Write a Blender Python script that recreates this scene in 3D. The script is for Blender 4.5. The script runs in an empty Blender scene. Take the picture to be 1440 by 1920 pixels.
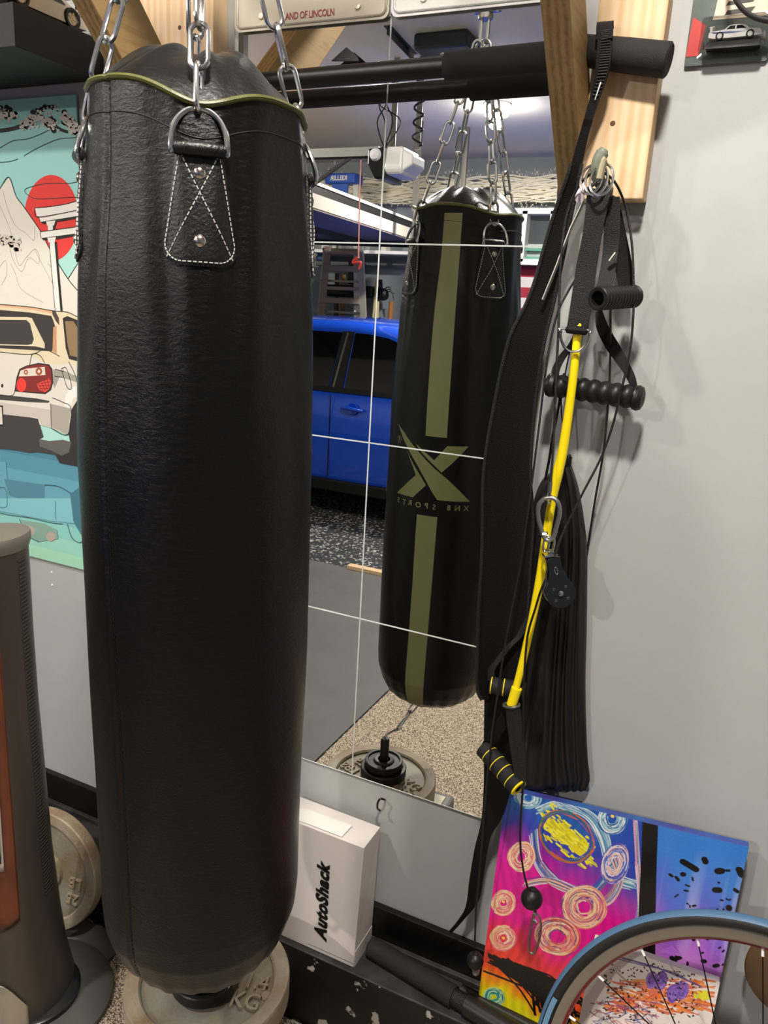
import bpy, bmesh, math, random
import numpy as np
from mathutils import Vector, Matrix
random.seed(7); rng=np.random.RandomState(7)
S=bpy.context.scene; COL=S.collection
PI=math.pi
# ---------------------------------------------------------------- camera
FPX=1443.19
CAM=Vector((0.6262,-1.2804,1.5163)); EUL=(1.31264560,-0.0565896829,0.445114891)
cd=bpy.data.cameras.new('camera'); co=bpy.data.objects.new('camera',cd); COL.objects.link(co)
co.location=CAM; co.rotation_euler=EUL; cd.sensor_fit='HORIZONTAL'; cd.sensor_width=36; cd.lens=36*FPX/1440
cd.clip_start=.01; cd.clip_end=60
S.camera=co
from mathutils import Euler
RM=Euler(EUL,'XYZ').to_matrix()
def ray(u,v): return (RM@Vector(((u-720)/FPX,-(v-960)/FPX,-1.0))).normalized()
def P(u,v,y=0.0):
    "point of the room seen at u,v on the plane y"
    d=ray(u,v); return CAM+d*((y-CAM.y)/d.y)
def PZ(u,v,z): d=ray(u,v); return CAM+d*((z-CAM.z)/d.z)
def Q(u,v,y):
    "the same for what the wall mirrors show"
    p=P(u,v,-y); return Vector((p.x,-p.y,p.z))
def QZ(u,v,z): p=PZ(u,v,z); return Vector((p.x,-p.y,p.z))
def V(*a): return Vector(a)
# ---------------------------------------------------------------- materials
def lin(h):
    if isinstance(h,str):
        h=h.lstrip('#'); c=[int(h[i:i+2],16)/255 for i in (0,2,4)]
    else: c=list(h)
    return tuple((x/12.92 if x<=.04045 else ((x+.055)/1.055)**2.4) for x in c)+(1,)
MATS={}
def mat(name,c,rough=.5,metal=0,bump=0,bscale=200,var=0,vscale=30,spec=.5,coat=0,emit=None,estr=1,trans=0,ior=1.45,alpha=1,c2=None,sheen=0,detail=4):
    if name in MATS: return MATS[name]
    m=bpy.data.materials.new(name); m.use_nodes=True; nt=m.node_tree; b=nt.nodes['Principled BSDF']
    b.inputs['Base Color'].default_value=lin(c); b.inputs['Roughness'].default_value=rough; b.inputs['Metallic'].default_value=metal
    b.inputs['Specular IOR Level'].default_value=spec; b.inputs['Coat Weight'].default_value=coat; b.inputs['IOR'].default_value=ior
    b.inputs['Transmission Weight'].default_value=trans; b.inputs['Sheen Weight'].default_value=sheen
    b.inputs['Alpha'].default_value=alpha
    if emit: b.inputs['Emission Color'].default_value=lin(emit); b.inputs['Emission Strength'].default_value=estr
    tc=nt.nodes.new('ShaderNodeTexCoord')
    if bump:
        n=nt.nodes.new('ShaderNodeTexNoise'); n.inputs['Scale'].default_value=bscale; n.inputs['Detail'].default_value=detail
        bp=nt.nodes.new('ShaderNodeBump'); bp.inputs['Strength'].default_value=bump; bp.inputs['Distance'].default_value=.002
        nt.links.new(tc.outputs['Object'],n.inputs['Vector']); nt.links.new(n.outputs['Fac'],bp.inputs['Height']); nt.links.new(bp.outputs['Normal'],b.inputs['Normal'])
    if var or c2:
        n=nt.nodes.new('ShaderNodeTexNoise'); n.inputs['Scale'].default_value=vscale; n.inputs['Detail'].default_value=6
        r=nt.nodes.new('ShaderNodeValToRGB'); base=lin(c)
        if c2: r.color_ramp.elements[0].color=lin(c2); r.color_ramp.elements[1].color=base; r.color_ramp.elements[0].position=.5-var/2 if var else .35; r.color_ramp.elements[1].position=.5+var/2 if var else .65
        else:
            r.color_ramp.elements[0].color=tuple(x*(1-var) for x in base[:3])+(1,); r.color_ramp.elements[1].color=tuple(min(1,x*(1+var)) for x in base[:3])+(1,)
            r.color_ramp.elements[0].position=.3; r.color_ramp.elements[1].position=.7
        nt.links.new(tc.outputs['Object'],n.inputs['Vector']); nt.links.new(n.outputs['Fac'],r.inputs['Fac']); nt.links.new(r.outputs['Color'],b.inputs['Base Color'])
    MATS[name]=m; return m
def vcmat(name,rough=.5,bump=0,bscale=200):
    m=mat(name,'#ffffff',rough,bump=bump,bscale=bscale); nt=m.node_tree
    a=nt.nodes.new('ShaderNodeVertexColor'); a.layer_name='paint'
    nt.links.new(a.outputs['Color'],nt.nodes['Principled BSDF'].inputs['Base Color']); return m
# ---------------------------------------------------------------- mesh builder
def frame(d):
    d=d.normalized(); a=V(0,0,1) if abs(d.z)<.9 else V(1,0,0)
    x=d.cross(a).normalized(); return x, d.cross(x).normalized()
def smooth_path(pts,n=8,closed=False):
    pts=[Vector(p) for p in pts]; out=[]; N=len(pts)
    rngs=range(N if closed else N-1)
    for i in rngs:
        if closed: p0,p1,p2,p3=pts[i-1],pts[i],pts[(i+1)%N],pts[(i+2)%N]
        else: p0=pts[max(i-1,0)];p1=pts[i];p2=pts[i+1];p3=pts[min(i+2,N-1)]
        for k in range(n):
            t=k/n; out.append(.5*((2*p1)+(p2-p0)*t+(2*p0-5*p1+4*p2-p3)*t*t+(3*p1-p0-3*p2+p3)*t**3))
    if not closed: out.append(pts[-1])
    return out
class MB:
    def __init__(s): s.v=[]; s.f=[]; s.m=[]; s.mi=0
    def add(s,vs,fs):
        b=len(s.v); s.v+= [Vector(x) for x in vs]; s.f+=[tuple(b+i for i in f) for f in fs]; s.m+=[s.mi]*len(fs); return s
    def box(s,c,d,M=None):
        x,y,z=[k/2 for k in d]; vs=[V(a*x,b*y,e*z) for a in(-1,1) for b in(-1,1) for e in(-1,1)]
        if M is not None: vs=[M@k for k in vs]
        vs=[k+Vector(c) for k in vs]
        return s.add(vs,[(0,1,3,2),(4,6,7,5),(0,4,5,1),(2,3,7,6),(0,2,6,4),(1,5,7,3)])
    def bar(s,a,b,w,h,up=V(0,0,1)):
        a=Vector(a);b=Vector(b);d=(b-a).normalized(); x=d.cross(up).normalized(); y=x.cross(d)
        vs=[p+x*(i*w/2)+y*(j*h/2) for p in(a,b) for i,j in((-1,-1),(1,-1),(1,1),(-1,1))]
        return s.add(vs,[(3,2,1,0),(4,5,6,7),(0,1,5,4),(1,2,6,5),(2,3,7,6),(3,0,4,7)])
    def hexa(s,bot,top):
        return s.add(list(bot)+list(top),[(3,2,1,0),(4,5,6,7),(0,1,5,4),(1,2,6,5),(2,3,7,6),(3,0,4,7)])
    def tube(s,pts,r,n=10,closed=False,cap=True,flat=1.0,up=None):
        pts=[Vector(p) for p in pts]; N=len(pts); rs=r if isinstance(r,(list,tuple)) else [r]*N
        def tan(i):
            if closed: return (pts[(i+1)%N]-pts[i-1]).normalized()
            return (pts[min(i+1,N-1)]-pts[max(i-1,0)]).normalized()
        t=tan(0); x,y=frame(t)
        if up is not None: x=t.cross(up).normalized(); y=t.cross(x)
        vs=[]
        for i in range(N):
            t2=tan(i); x=(x-t2*x.dot(t2)).normalized(); y=t2.cross(x)
            vs+=[pts[i]+x*(rs[i]*math.cos(a))+y*(rs[i]*flat*math.sin(a)) for a in [2*PI*k/n for k in range(n)]]
        fs=[]
        for i in range(N if closed else N-1):
            j=(i+1)%N
            for k in range(n): fs.append((i*n+k,i*n+(k+1)%n,j*n+(k+1)%n,j*n+k))
        if not closed and cap: fs.append(tuple(reversed(range(n)))); fs.append(tuple((N-1)*n+k for k in range(n)))
        return s.add(vs,fs)
    def lathe(s,o,ax,prof,n=48,cap=False,a0=0,a1=2*PI):
        o=Vector(o); ax=Vector(ax).normalized(); x,y=frame(ax); full=abs(a1-a0-2*PI)<1e-6; nn=n if full else n+1; vs=[]
        for r,h in prof:
            for k in range(nn):
                a=a0+(a1-a0)*k/n; vs.append(o+ax*h+(x*math.cos(a)+y*math.sin(a))*r)
        fs=[]
        for i in range(len(prof)-1):
            for k in range(n):
                k2=(k+1)%nn; fs.append((i*nn+k,i*nn+k2,(i+1)*nn+k2,(i+1)*nn+k))
        if cap: fs.append(tuple(reversed(range(nn)))); fs.append(tuple((len(prof)-1)*nn+k for k in range(nn)))
        return s.add(vs,fs)
    def prism(s,front,off):
        "polygon front (list of points, any planar) extruded by vector off"
        n=len(front); off=Vector(off)
        vs=[Vector(p) for p in front]+[Vector(p)+off for p in front]
        return s.add(vs,[tuple(range(n)),tuple(reversed(range(n,2*n)))]+[(i,n+i,n+(i+1)%n,(i+1)%n) for i in range(n)])
    def ribbon(s,L,R,th=.002,nrm=V(0,-1,0)):
        n=len(L); o=nrm*th; vs=[]
        for l,r in zip(L,R):
            vs+=[Vector(l),Vector(r),Vector(r)-o,Vector(l)-o]
        fs=[]
        for i in range(n-1):
            a=4*i;b=a+4
            for k in range(4): fs.append((a+k,a+(k+1)%4,b+(k+1)%4,b+k))
        fs+= [(3,2,1,0),(4*n-4,4*n-3,4*n-2,4*n-1)]
        return s.add(vs,fs)
    def build(s,name,m,parent=None,smooth=True,bev=0,sub=0,ang=35,fix=True):
        me=bpy.data.meshes.new(name)
        off=parent_loc(parent)
        me.from_pydata([tuple(v-off) for v in s.v],[],s.f)
        ms=m if isinstance(m,(list,tuple)) else [m]
        for k in ms: me.materials.append(k)
        me.polygons.foreach_set('material_index',s.m)
        me.update()
        if fix:
            bm=bmesh.new(); bm.from_mesh(me); bmesh.ops.recalc_face_normals(bm,faces=bm.faces); bm.to_mesh(me); bm.free()
        if smooth:
            me.polygons.foreach_set('use_smooth',[True]*len(me.polygons)); me.set_sharp_from_angle(angle=math.radians(ang))
        o=bpy.data.objects.new(name,me); COL.objects.link(o)
        if parent is not None: o.parent=parent
        if bev:
            b=o.modifiers.new('b','BEVEL'); b.width=bev; b.segments=2; b.limit_method='ANGLE'; b.angle_limit=math.radians(40)
        if sub:
            b=o.modifiers.new('s','SUBSURF'); b.levels=sub; b.render_levels=sub
        return o
def parent_loc(p):
    l=V(0,0,0)
    while p is not None: l=l+Vector(p.location); p=p.parent
    return l
def tag(o,label,cat,group=None):
    o['label']=label; o['category']=cat
    if group: o['group']=group
    return o
def thing(name,label,cat,loc=(0,0,0),group=None):
    o=bpy.data.objects.new(name,None); COL.objects.link(o); o.location=loc; o.empty_display_size=.05
    return tag(o,label,cat,group)
def struct(name,mb,m,**k):
    o=mb.build(name,m,**k); o['kind']='structure'; return o
def text_tris(txt,size=1,spacing=1.0,shear=0,extrude=0,bold=0,align='CENTER'):
    cu=bpy.data.curves.new('t','FONT'); cu.body=txt; cu.size=size; cu.align_x=align; cu.align_y='CENTER'; cu.space_character=spacing; cu.shear=shear; cu.offset=bold; cu.extrude=extrude; cu.resolution_u=3
    ob=bpy.data.objects.new('t',cu); COL.objects.link(ob); dg=bpy.context.evaluated_depsgraph_get(); dg.update()
    me=ob.evaluated_get(dg).to_mesh(); vs=[v.co.copy() for v in me.vertices]; fs=[tuple(p.vertices) for p in me.polygons]
    ob.evaluated_get(dg).to_mesh_clear(); bpy.data.objects.remove(ob); bpy.data.curves.remove(cu)
    return vs,fs
def put_text(mb,txt,o,x,y,size,nz=None,**k):
    "text laid in the plane spanned by unit x,y at o; extrude along nz"
    vs,fs=text_tris(txt,size,**k); x=Vector(x).normalized();y=Vector(y).normalized(); n=Vector(nz) if nz is not None else x.cross(y)
    mb.add([Vector(o)+x*v.x+y*v.y+n*v.z for v in vs],fs)
# ---------------------------------------------------------------- shared materials
M_wall=mat('grey_wall_paint','#abaca9',.55,bump=.15,bscale=60,var=.03,vscale=4)
M_black=mat('black_gloss_paint','#0d0d0e',.35,bump=.3,bscale=40)
M_chrome=mat('zinc_steel','#c9cacb',.22,1,bump=.05,bscale=300)
M_steel=mat('brushed_steel','#9b9892',.35,1)
M_nylon=mat('black_nylon','#08080a',.6,spec=.3,bump=.5,bscale=900)
M_rubber=mat('black_rubber','#101011',.45)
M_foam=mat('black_foam','#141415',.75,bump=.3,bscale=900)
M_yellow=mat('yellow_latex','#f6dc12',.35)
M_white=mat('white_plastic','#e8e6e2',.4)
def wood(name,c1,c2,scale=1,rough=.55,axis='Z',spots=True):
    m=mat(name,c1,rough); nt=m.node_tree; b=nt.nodes['Principled BSDF']; tc=nt.nodes.new('ShaderNodeTexCoord'); mp=nt.nodes.new('ShaderNodeMapping')
    mp.inputs['Scale'].default_value={'Z':(40*scale,40*scale,1.2*scale),'X':(1.2*scale,40*scale,40*scale),'D':(40*scale,40*scale,40*scale)}[axis]
    if axis=='D': mp.inputs['Scale'].default_value=(60*scale,5*scale,60*scale); mp.inputs['Rotation'].default_value=(PI/4,0,0); mp.vector_type='POINT'
    n=nt.nodes.new('ShaderNodeTexNoise'); n.inputs['Scale'].default_value=2.2; n.inputs['Detail'].default_value=5; n.inputs['Distortion'].default_value=.6
    w=nt.nodes.new('ShaderNodeTexWave'); w.inputs['Scale'].default_value=.5; w.inputs['Distortion'].default_value=2.5; w.inputs['Detail'].default_value=2
    r=nt.nodes.new('ShaderNodeValToRGB'); r.color_ramp.elements[0].color=lin(c2); r.color_ramp.elements[1].color=lin(c1); r.color_ramp.elements[0].position=.3; r.color_ramp.elements[1].position=.62
    mx=nt.nodes.new('ShaderNodeMix'); mx.data_type='FLOAT'; mx.inputs[0].default_value=.28
    L=nt.links.new; L(tc.outputs['Object'],mp.inputs[0]); L(mp.outputs[0],n.inputs['Vector']); L(mp.outputs[0],w.inputs['Vector']); L(n.outputs['Fac'],mx.inputs[2]); L(w.outputs['Fac'],mx.inputs[3]); L(mx.outputs[0],r.inputs['Fac']); L(r.outputs['Color'],b.inputs['Base Color'])
    bp=nt.nodes.new('ShaderNodeBump'); bp.inputs['Strength'].default_value=.15; bp.inputs['Distance'].default_value=.001; L(mx.outputs[0],bp.inputs['Height']); L(bp.outputs['Normal'],b.inputs['Normal'])
    return m
M_pine=wood('pine_board','#ddc09a','#cfab7e',1)
M_brace=wood('worn_brace_wood','#9c8055','#7d6339',1,axis='D')
M_beam=wood('beam_wood','#c9a06a','#a87c48',1,axis='X')
# ================================================================ SETTING
X0,X1,YF,ZC=-6.2,3.2,-6.1,2.92
struct('wall_front',MB().box(((X0+X1)/2,.054,ZC/2),(X1-X0,.1,ZC)),M_wall,smooth=False)
M_gw=mat('garage_wall_paint','#9aa0a6',.6,var=.05,vscale=2)
struct('wall_back',MB().box(((X0+X1)/2,YF-.05,ZC/2),(X1-X0,.1,ZC)),M_gw,smooth=False)
struct('wall_left',MB().box((X0-.05,YF/2,ZC/2),(.1,-YF,ZC)),M_gw,smooth=False)
struct('wall_right',MB().box((X1+.05,YF/2,ZC/2),(.1,-YF,ZC)),M_gw,smooth=False)
M_ceil=mat('ceiling_paint','#d2cdc6',.7,var=.06,vscale=1.2,bump=.2,bscale=12)
struct('ceiling',MB().box(((X0+X1)/2,YF/2,ZC+.05),(X1-X0,-YF+.2,.1)),M_ceil,smooth=False)
# floor: concrete with a speckled rubber area
M_rubfloor=mat('speckled_rubber','#2a2b2c',.7,bump=.4,bscale=300)
def speckle(m,ca,cb,sc,th,cc=None):
    nt=m.node_tree; b=nt.nodes['Principled BSDF']; tc=nt.nodes.new('ShaderNodeTexCoord'); v=nt.nodes.new('ShaderNodeTexVoronoi'); v.inputs['Scale'].default_value=sc
    n=nt.nodes.new('ShaderNodeTexNoise'); n.inputs['Scale'].default_value=sc*.9; n.inputs['Detail'].default_value=3
    r=nt.nodes.new('ShaderNodeValToRGB'); r.color_ramp.elements[0].color=lin(ca); r.color_ramp.elements[1].color=lin(cb)
    r.color_ramp.elements[0].position=th-.03; r.color_ramp.elements[1].position=th+.03
    L=nt.links.new; L(tc.outputs['Object'],v.inputs['Vector']); L(tc.outputs['Object'],n.inputs['Vector'])
    sp=nt.nodes.new('ShaderNodeSeparateColor'); L(v.outputs['Color'],sp.inputs[0])
    mx=nt.nodes.new('ShaderNodeMix'); mx.data_type='FLOAT'; mx.inputs[0].default_value=.3; L(sp.outputs[0],mx.inputs[2]); L(n.outputs['Fac'],mx.inputs[3]); L(mx.outputs[0],r.inputs['Fac'])
    L(r.outputs['Color'],b.inputs['Base Color'])
speckle(M_rubfloor,'#26282a','#a3a29b',75,.74)
struct('floor',MB().box(((X0+X1)/2,YF/2,-.055),(X1-X0,-YF+.2,.1)),M_rubfloor,smooth=False)
M_mat=mat('grey_gym_mat','#595754',.6,bump=.2,bscale=60,var=.1,vscale=6)
tag(MB().box((-1.9,-1.37,-.0015),(2.76,2.5,.007)).build('gym_mat',M_mat,smooth=False),'plain grey floor mat beside the speckled carpet, under the tower fan','mat')
M_carp=mat('beige_carpet','#8c7c6a',.95,bump=.9,bscale=350,detail=2)
speckle(M_carp,'#5d4f42','#c3b39c',420,.5)
tag(MB().box((.9,-1.37,0.0),(2.82,2.5,.01)).build('carpet',M_carp,smooth=False),'speckled beige and brown carpet under the punching bag','carpet')
# curb with paint chips
M_curb=mat('black_painted_curb','#141415',.5,bump=.5,bscale=30,var=.0)
nt=M_curb.node_tree; b=nt.nodes['Principled BSDF']; tc=nt.nodes.new('ShaderNodeTexCoord'); n=nt.nodes.new('ShaderNodeTexNoise'); n.inputs['Scale'].default_value=26; n.inputs['Detail'].default_value=5
r=nt.nodes.new('ShaderNodeValToRGB'); e=r.color_ramp.elements; e[0].color=lin('#101011'); e[0].position=.63; e[1].color=lin('#b9b3a6'); e[1].position=.655
nt.links.new(tc.outputs['Object'],n.inputs['Vector']); nt.links.new(n.outputs['Fac'],r.inputs['Fac']); nt.links.new(r.outputs['Color'],b.inputs['Base Color'])
M_top=mat('dark_grey_ledge','#3a3937',.6,bump=.5,bscale=40,c2='#232221',var=.25,vscale=18)
CH=.19; CY=-.112
mb=MB().box(((X0+X1)/2,(CY+.004)/2,CH/2),(X1-X0,.004-CY,CH))
mb.m=[0]*6; 
for i,f in enumerate(mb.f):
    if all(mb.v[k].z>CH-.001 for k in f): mb.m[i]=1
struct('trim_1',mb,[M_curb,M_top],smooth=False,bev=.004)
struct('baseboard_front',MB().box(((X0+X1)/2,-.004,CH+.044),(X1-X0,.016,.086)),M_black,smooth=False,bev=.002)
struct('trim_2',MB().box(((X0+X1)/2,-.018,CH+.006),(X1-X0,.012,.012)),M_top,smooth=False,bev=.002)
# ================================================================ MIRROR TILES
TW,TH=.305,.35384
M_mir=mat('mirror_silver','#e4e8e4',.0,1); M_mir.node_tree.nodes['Principled BSDF'].inputs['Base Color'].default_value=(.86,.875,.855,1)
M_medge=mat('mirror_edge','#dfe2de',.2,0)
rown=['bottom','second','third','top']
for r_ in range(4):
    for c_ in range(2):
        x0=-TW+c_*TW; z0=.565+r_*TH; g=.0006; gg=.0009
        t=thing('mirror_tile','','mirror',(x0+TW/2,0,z0),'mirror tiles on the grey wall')
        what={(0,0):'square mirror tile low on the wall, mostly behind the bag foot, above the white box',(0,1):'mirror tile showing the reflected weight plate and beige carpet',
              (1,0):'mirror tile showing a slice of grey floor mat beside the bag',(1,1):'mirror tile reflecting the lower olive stripe and black bag body',
              (2,0):'mirror tile showing the blue car door and its handle',(2,1):'mirror tile reflecting the stripe end above the bag logo',
              (3,0):'mirror tile showing the overhead storage platform, topmost behind the chain',(3,1):'mirror tile reflecting the bag chains and the ceiling lamp'}[(r_,c_)]
        t['label']=what
        MB().box((x0+TW/2,.0016,z0+TH/2),(TW-2*gg,.0032,TH-2*gg)).build('glass',M_mir,t,smooth=False)
        e=MB()
        for (a,b_,c,d) in ((x0+g/2,x0+gg+.0002,z0,z0+TH),(x0+TW-gg-.0002,x0+TW-g/2,z0,z0+TH),(x0,x0+TW,z0+g/2,z0+gg+.0002),(x0,x0+TW,z0+TH-gg-.0002,z0+TH-g/2)):
            e.box(((a+b_)/2,.0015,(c+d)/2),(b_-a,.0042,d-c))
        e.build('polished_edge',M_medge,t,smooth=False)
# ================================================================ TIMBER MOUNT
def board(x0,x1,z0,label):
    t=thing('timber_board',label,'board',((x0+x1)/2,0,z0),'pine boards fixed to the wall')
    MB().box(((x0+x1)/2,-.017,(z0+2.6)/2),(x1-x0,.042,2.6-z0)).build('plank',M_pine,t,smooth=False,bev=.002)
    for dx,z in ((-.008,1.795),(.01,1.985),(.03,2.05),(-.03,2.09)):
        MB().lathe(((x0+x1)/2+dx,-.0375,z),(0,-1,0),[(.0001,.0012),(.003,.0012),(.0042,.0002)],14).build('knot',mat('knot','#5c3a22',.7),t)
board(.345,.4405,1.692,'light pine board on the wall carrying the gear hook, right of the mirrors')
board(-.50,-.33,1.62,'light pine board on the wall behind the bag chains, left of the mirrors')
def brace(x0,x1,s0,s1,label):
    # diagonal 2x4 in the y-z plane: lower edge y+z=s0, upper edge y+z=s1
    t=thing('diagonal_brace',label,'brace',(x0,0,s0),'diagonal braces of the bag mount')
    def pt(s,y): return (y,s-y)
    yo=-.62
    poly=[(0.0,s0),(yo,s0-yo),(yo,s1-yo),(0.0,s1)]
    MB().prism([V(x0,a,b) for a,b in poly],(x1-x0,0,0)).build('timber',M_brace,t,smooth=False,bev=.0015)
brace(.3065,.3445,1.705,1.818,'brown rough-sawn diagonal brace beside the pull-up bar grip, right')
brace(-.40,-.362,1.65,1.79,'brown rough-sawn diagonal brace behind the left bag chain')
tag(MB().box((-.03,-.48,2.285),(.9,.09,.07)).build('support_beam',M_beam,smooth=False,bev=.002),'wooden crossbeam above the bag from which its chains hang','beam')
# ================================================================ PULL-UP BAR
t=thing('pull_up_bar','long black steel pull-up bar with foam grips across the mirrors and pine board','bar',(.1,-.058,1.88))
M_foam2=mat('bar_foam','#1d1c1b',.8,bump=.4,bscale=700)
M_bar=mat('bar_black_paint','#171514',.42,bump=.1,bscale=200)
MB().tube([V(-.36,-.058,1.879),V(.14,-.058,1.881)],.0152,20).build('tube',M_bar,t)
MB().tube([V(.127,-.058,1.881),V(.30,-.058,1.883)],.0205,24).build('grip_sleeve',M_foam2,t)
p0=P(1095,95,-.058); p1=P(1252,113,-.06)
MB().tube([V(.30,-.058,1.884),V(.335,-.058,1.885),p0,p0.lerp(p1,.5),p1,p1.lerp(p0,-.02)],[.0205,.0205,.0205,.022,.0225,.0195],28).build('grip_end',M_foam2,t)
MB().lathe(V(.125,-.073,1.892),(0,-.7,.7),[(.0001,.004),(.003,.003),(.004,0)],12).build('bolt',M_chrome,t)
g=[Q(640,126,-.02),Q(668,101,-.02),Q(688,118,-.02),Q(690,126,-.02)]
MB().prism([V(q.x,-.012,q.z) for q in g],(0,-.004,0)).build('mount_tab',M_bar,t,smooth=False)
# ================================================================ LICENCE PLATES
M_plate=mat('aged_cream_plate','#b5ad9b',.35,.2,bump=.1,bscale=60); M_plate2=mat('white_plate','#d8d6d0',.35,.1)
def rrect(x0,x1,z0,z1,r,n=6):
    o=[]
    for cx,cz,a in ((x1-r,z1-r,0),(x0+r,z1-r,90),(x0+r,z0+r,180),(x1-r,z0+r,270)):
        for k in range(n+1):
            b=math.radians(a+90*k/n); o.append((cx+r*math.cos(b),cz+r*math.sin(b)))
    return o
def plate(x0,z0,ang,m,label,txt,col):
    W_,H_=.305,.152; t=thing('licence_plate',label,'licence plate',(x0+W_/2,0,z0),'licence plates above the mirrors')
    ca,sa=math.cos(ang),math.sin(ang)
    def T(x,z,y): return V(x0+x*ca-z*sa,y,z0+x*sa+z*ca)
    MB().prism([T(x,z,-.0075) for x,z in rrect(0,W_,0,H_,.012)],(0,.0022,0)).build('sheet',m,t,smooth=False)
    rr=[T(x,z,-.0078) for x,z in rrect(.006,W_-.006,.006,H_-.006,.010)]
    MB().tube(rr,.0022,6,closed=True).build('raised_rim',m,t)
    for sx in (.057,.248): MB().lathe(T(sx,.022,-.0078),(0,-1,0),[(.0001,.0035),(.0045,.0032),(.0055,.001),(.006,0)],20).build('bolt_head',mat('bolt_heads','#d9d3bd',.3,.6),t)
    if txt:
        k=MB(); put_text(k,txt,T(W_/2,.017,-.0082),(ca,0,sa),(-sa*.0,0,1),.0155,spacing=.95,bold=.0002)
        vs=k.v; c=T(W_/2,.017,-.0082)
        k.v=[V(c.x+(v.x-c.x)*.78,v.y,c.z+(v.z-c.z)*1.0) for v in vs]
        k.build('lettering',mat('plate_text',col,.5),t,smooth=False)
plate(-.3065,1.9775,-.012,M_plate,'cream aged licence plate with small red slogan above the mirrors','LAND OF LINCOLN','#8c2a2c')
plate(.002,1.9745,-.004,M_plate2,'plain white licence plate above the right mirror column',None,'#223')
# ================================================================ PUNCHING BAG
BC=V(-.014,-.477,0); RING=[math.radians(a) for a in (-51,43,131,223)]
ZT=[.527,.530,.537,.548,.563,.583,.62,.655,.75,.885,1.05,1.21,1.32,1.42,1.53,1.616,1.676,1.734,1.80]
RT=[.050,.062,.083,.104,.121,.132,.1435,.146,.146,.146,.148,.149,.149,.145,.139,.132,.127,.1225,.120]
def adiff(a,b): return (a-b+PI)%(2*PI)-PI
def rim_z(th):
    z=1.7375-.008*math.cos(th-math.radians(-20))
    for a,k in zip(RING,(.020,.010,.010,.004)): z-=k*math.exp(-(adiff(th,a)/math.radians(20))**2)
    return z
def brad(th,z):
    r=float(np.interp(z,ZT,RT))
    # folds fanning out from the ring patches
    if z>1.2:
        w=min(1,(z-1.2)/.3)
        for i,a in enumerate(RING):
            d=adiff(th,a)
            k=math.exp(-(d/.62)**2)
            fan=math.sin(abs(d)*13+(1.70-z)*9+i*1.3)
            r+=w*k*.0036*fan*math.exp(-((z-1.56)/.17)**2)*min(1,abs(d)/.25)
            r+=.004*w*math.exp(-(d/.22)**2)*math.exp(-((z-1.60)/.10)**2)
            # hollow left between rings below the rim
            d2=adiff(th,a+PI/4); r-=.0060*math.exp(-(d2/.30)**2)*math.exp(-((z-1.63)/.08)**2)
    if z<.64:
        w=min(1,(.64-z)/.1); r+=w*.0018*(math.sin(th*23)+.8*math.sin(th*9+1))*(1-abs(z-.56)/.1 if abs(z-.56)<.1 else 0)
    r+=.0011*math.sin(th*3+z*7)+.0008*math.sin(th*5-z*13)
    # vertical seam fold at -100 deg
    d=adiff(th,math.radians(-101+8*(1.6-z))); r-=.0036*math.exp(-(d/.028)**2)
    return r
def bp(th,z,off=0.0):
    r=brad(th,z)+off; return V(BC.x+r*math.cos(th),BC.y+r*math.sin(th),z)
bag=thing('punching_bag','tall black leather punching bag with olive piping, hanging on four chains before the mirrors','punching bag',(BC.x,BC.y,.527))
# leather with creases
M_lea=mat('black_leather','#080808',.33,spec=.36)
nt=M_lea.node_tree; b=nt.nodes['Principled BSDF']; tc=nt.nodes.new('ShaderNodeTexCoord'); mp=nt.nodes.new('ShaderNodeMapping'); mp.inputs['Scale'].default_value=(1,1,2.6)
n1=nt.nodes.new('ShaderNodeTexNoise'); n1.inputs['Scale'].default_value=70; n1.inputs['Detail'].default_value=7; n1.inputs['Distortion'].default_value=1.2; n1.inputs['Roughness'].default_value=.65
n2=nt.nodes.new('ShaderNodeTexVoronoi'); n2.inputs['Scale'].default_value=380
mx=nt.nodes.new('ShaderNodeMath'); mx.operation='MULTIPLY_ADD'; mx.inputs[1].default_value=.22
bu=nt.nodes.new('ShaderNodeBump'); bu.inputs['Strength'].default_value=.38; bu.inputs['Distance'].default_value=.0022
L=nt.links.new; L(tc.outputs['Object'],mp.inputs[0]); L(mp.outputs[0],n1.inputs['Vector']); L(tc.outputs['Object'],n2.inputs['Vector']); L(n2.outputs['Distance'],mx.inputs[0]); L(n1.outputs['Fac'],mx.inputs[2]); L(mx.outputs[0],bu.inputs['Height']); L(bu.outputs['Normal'],b.inputs['Normal'])
n3=nt.nodes.new('ShaderNodeTexNoise'); n3.inputs['Scale'].default_value=5; r3=nt.nodes.new('ShaderNodeMapRange'); r3.inputs[3].default_value=.22; r3.inputs[4].default_value=.36
L(tc.outputs['Object'],n3.inputs['Vector']); L(n3.outputs['Fac'],r3.inputs[0]); L(r3.outputs[0],b.inputs['Roughness'])
NT,NZ=288,300
mb=MB(); zs=[.478+(1.0)*k/NZ for k in range(NZ+1)]
for k in range(NZ+1):
    t=k/NZ; t=t**1.12
    for j in range(NT):
        th=2*PI*j/NT; z=.527+(rim_z(th)-.527)*t; mb.v.append(bp(th,z))
mb.f=[(k*NT+j,k*NT+(j+1)%NT,(k+1)*NT+(j+1)%NT,(k+1)*NT+j) for k in range(NZ) for j in range(NT)]
cc=len(mb.v); mb.v.append(V(BC.x,BC.y,.524)); mb.f+=[(cc,(j+1)%NT,j) for j in range(NT)]; mb.m=[0]*len(mb.f)
mb.build('body',M_lea,bag,fix=False,ang=60)
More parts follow.
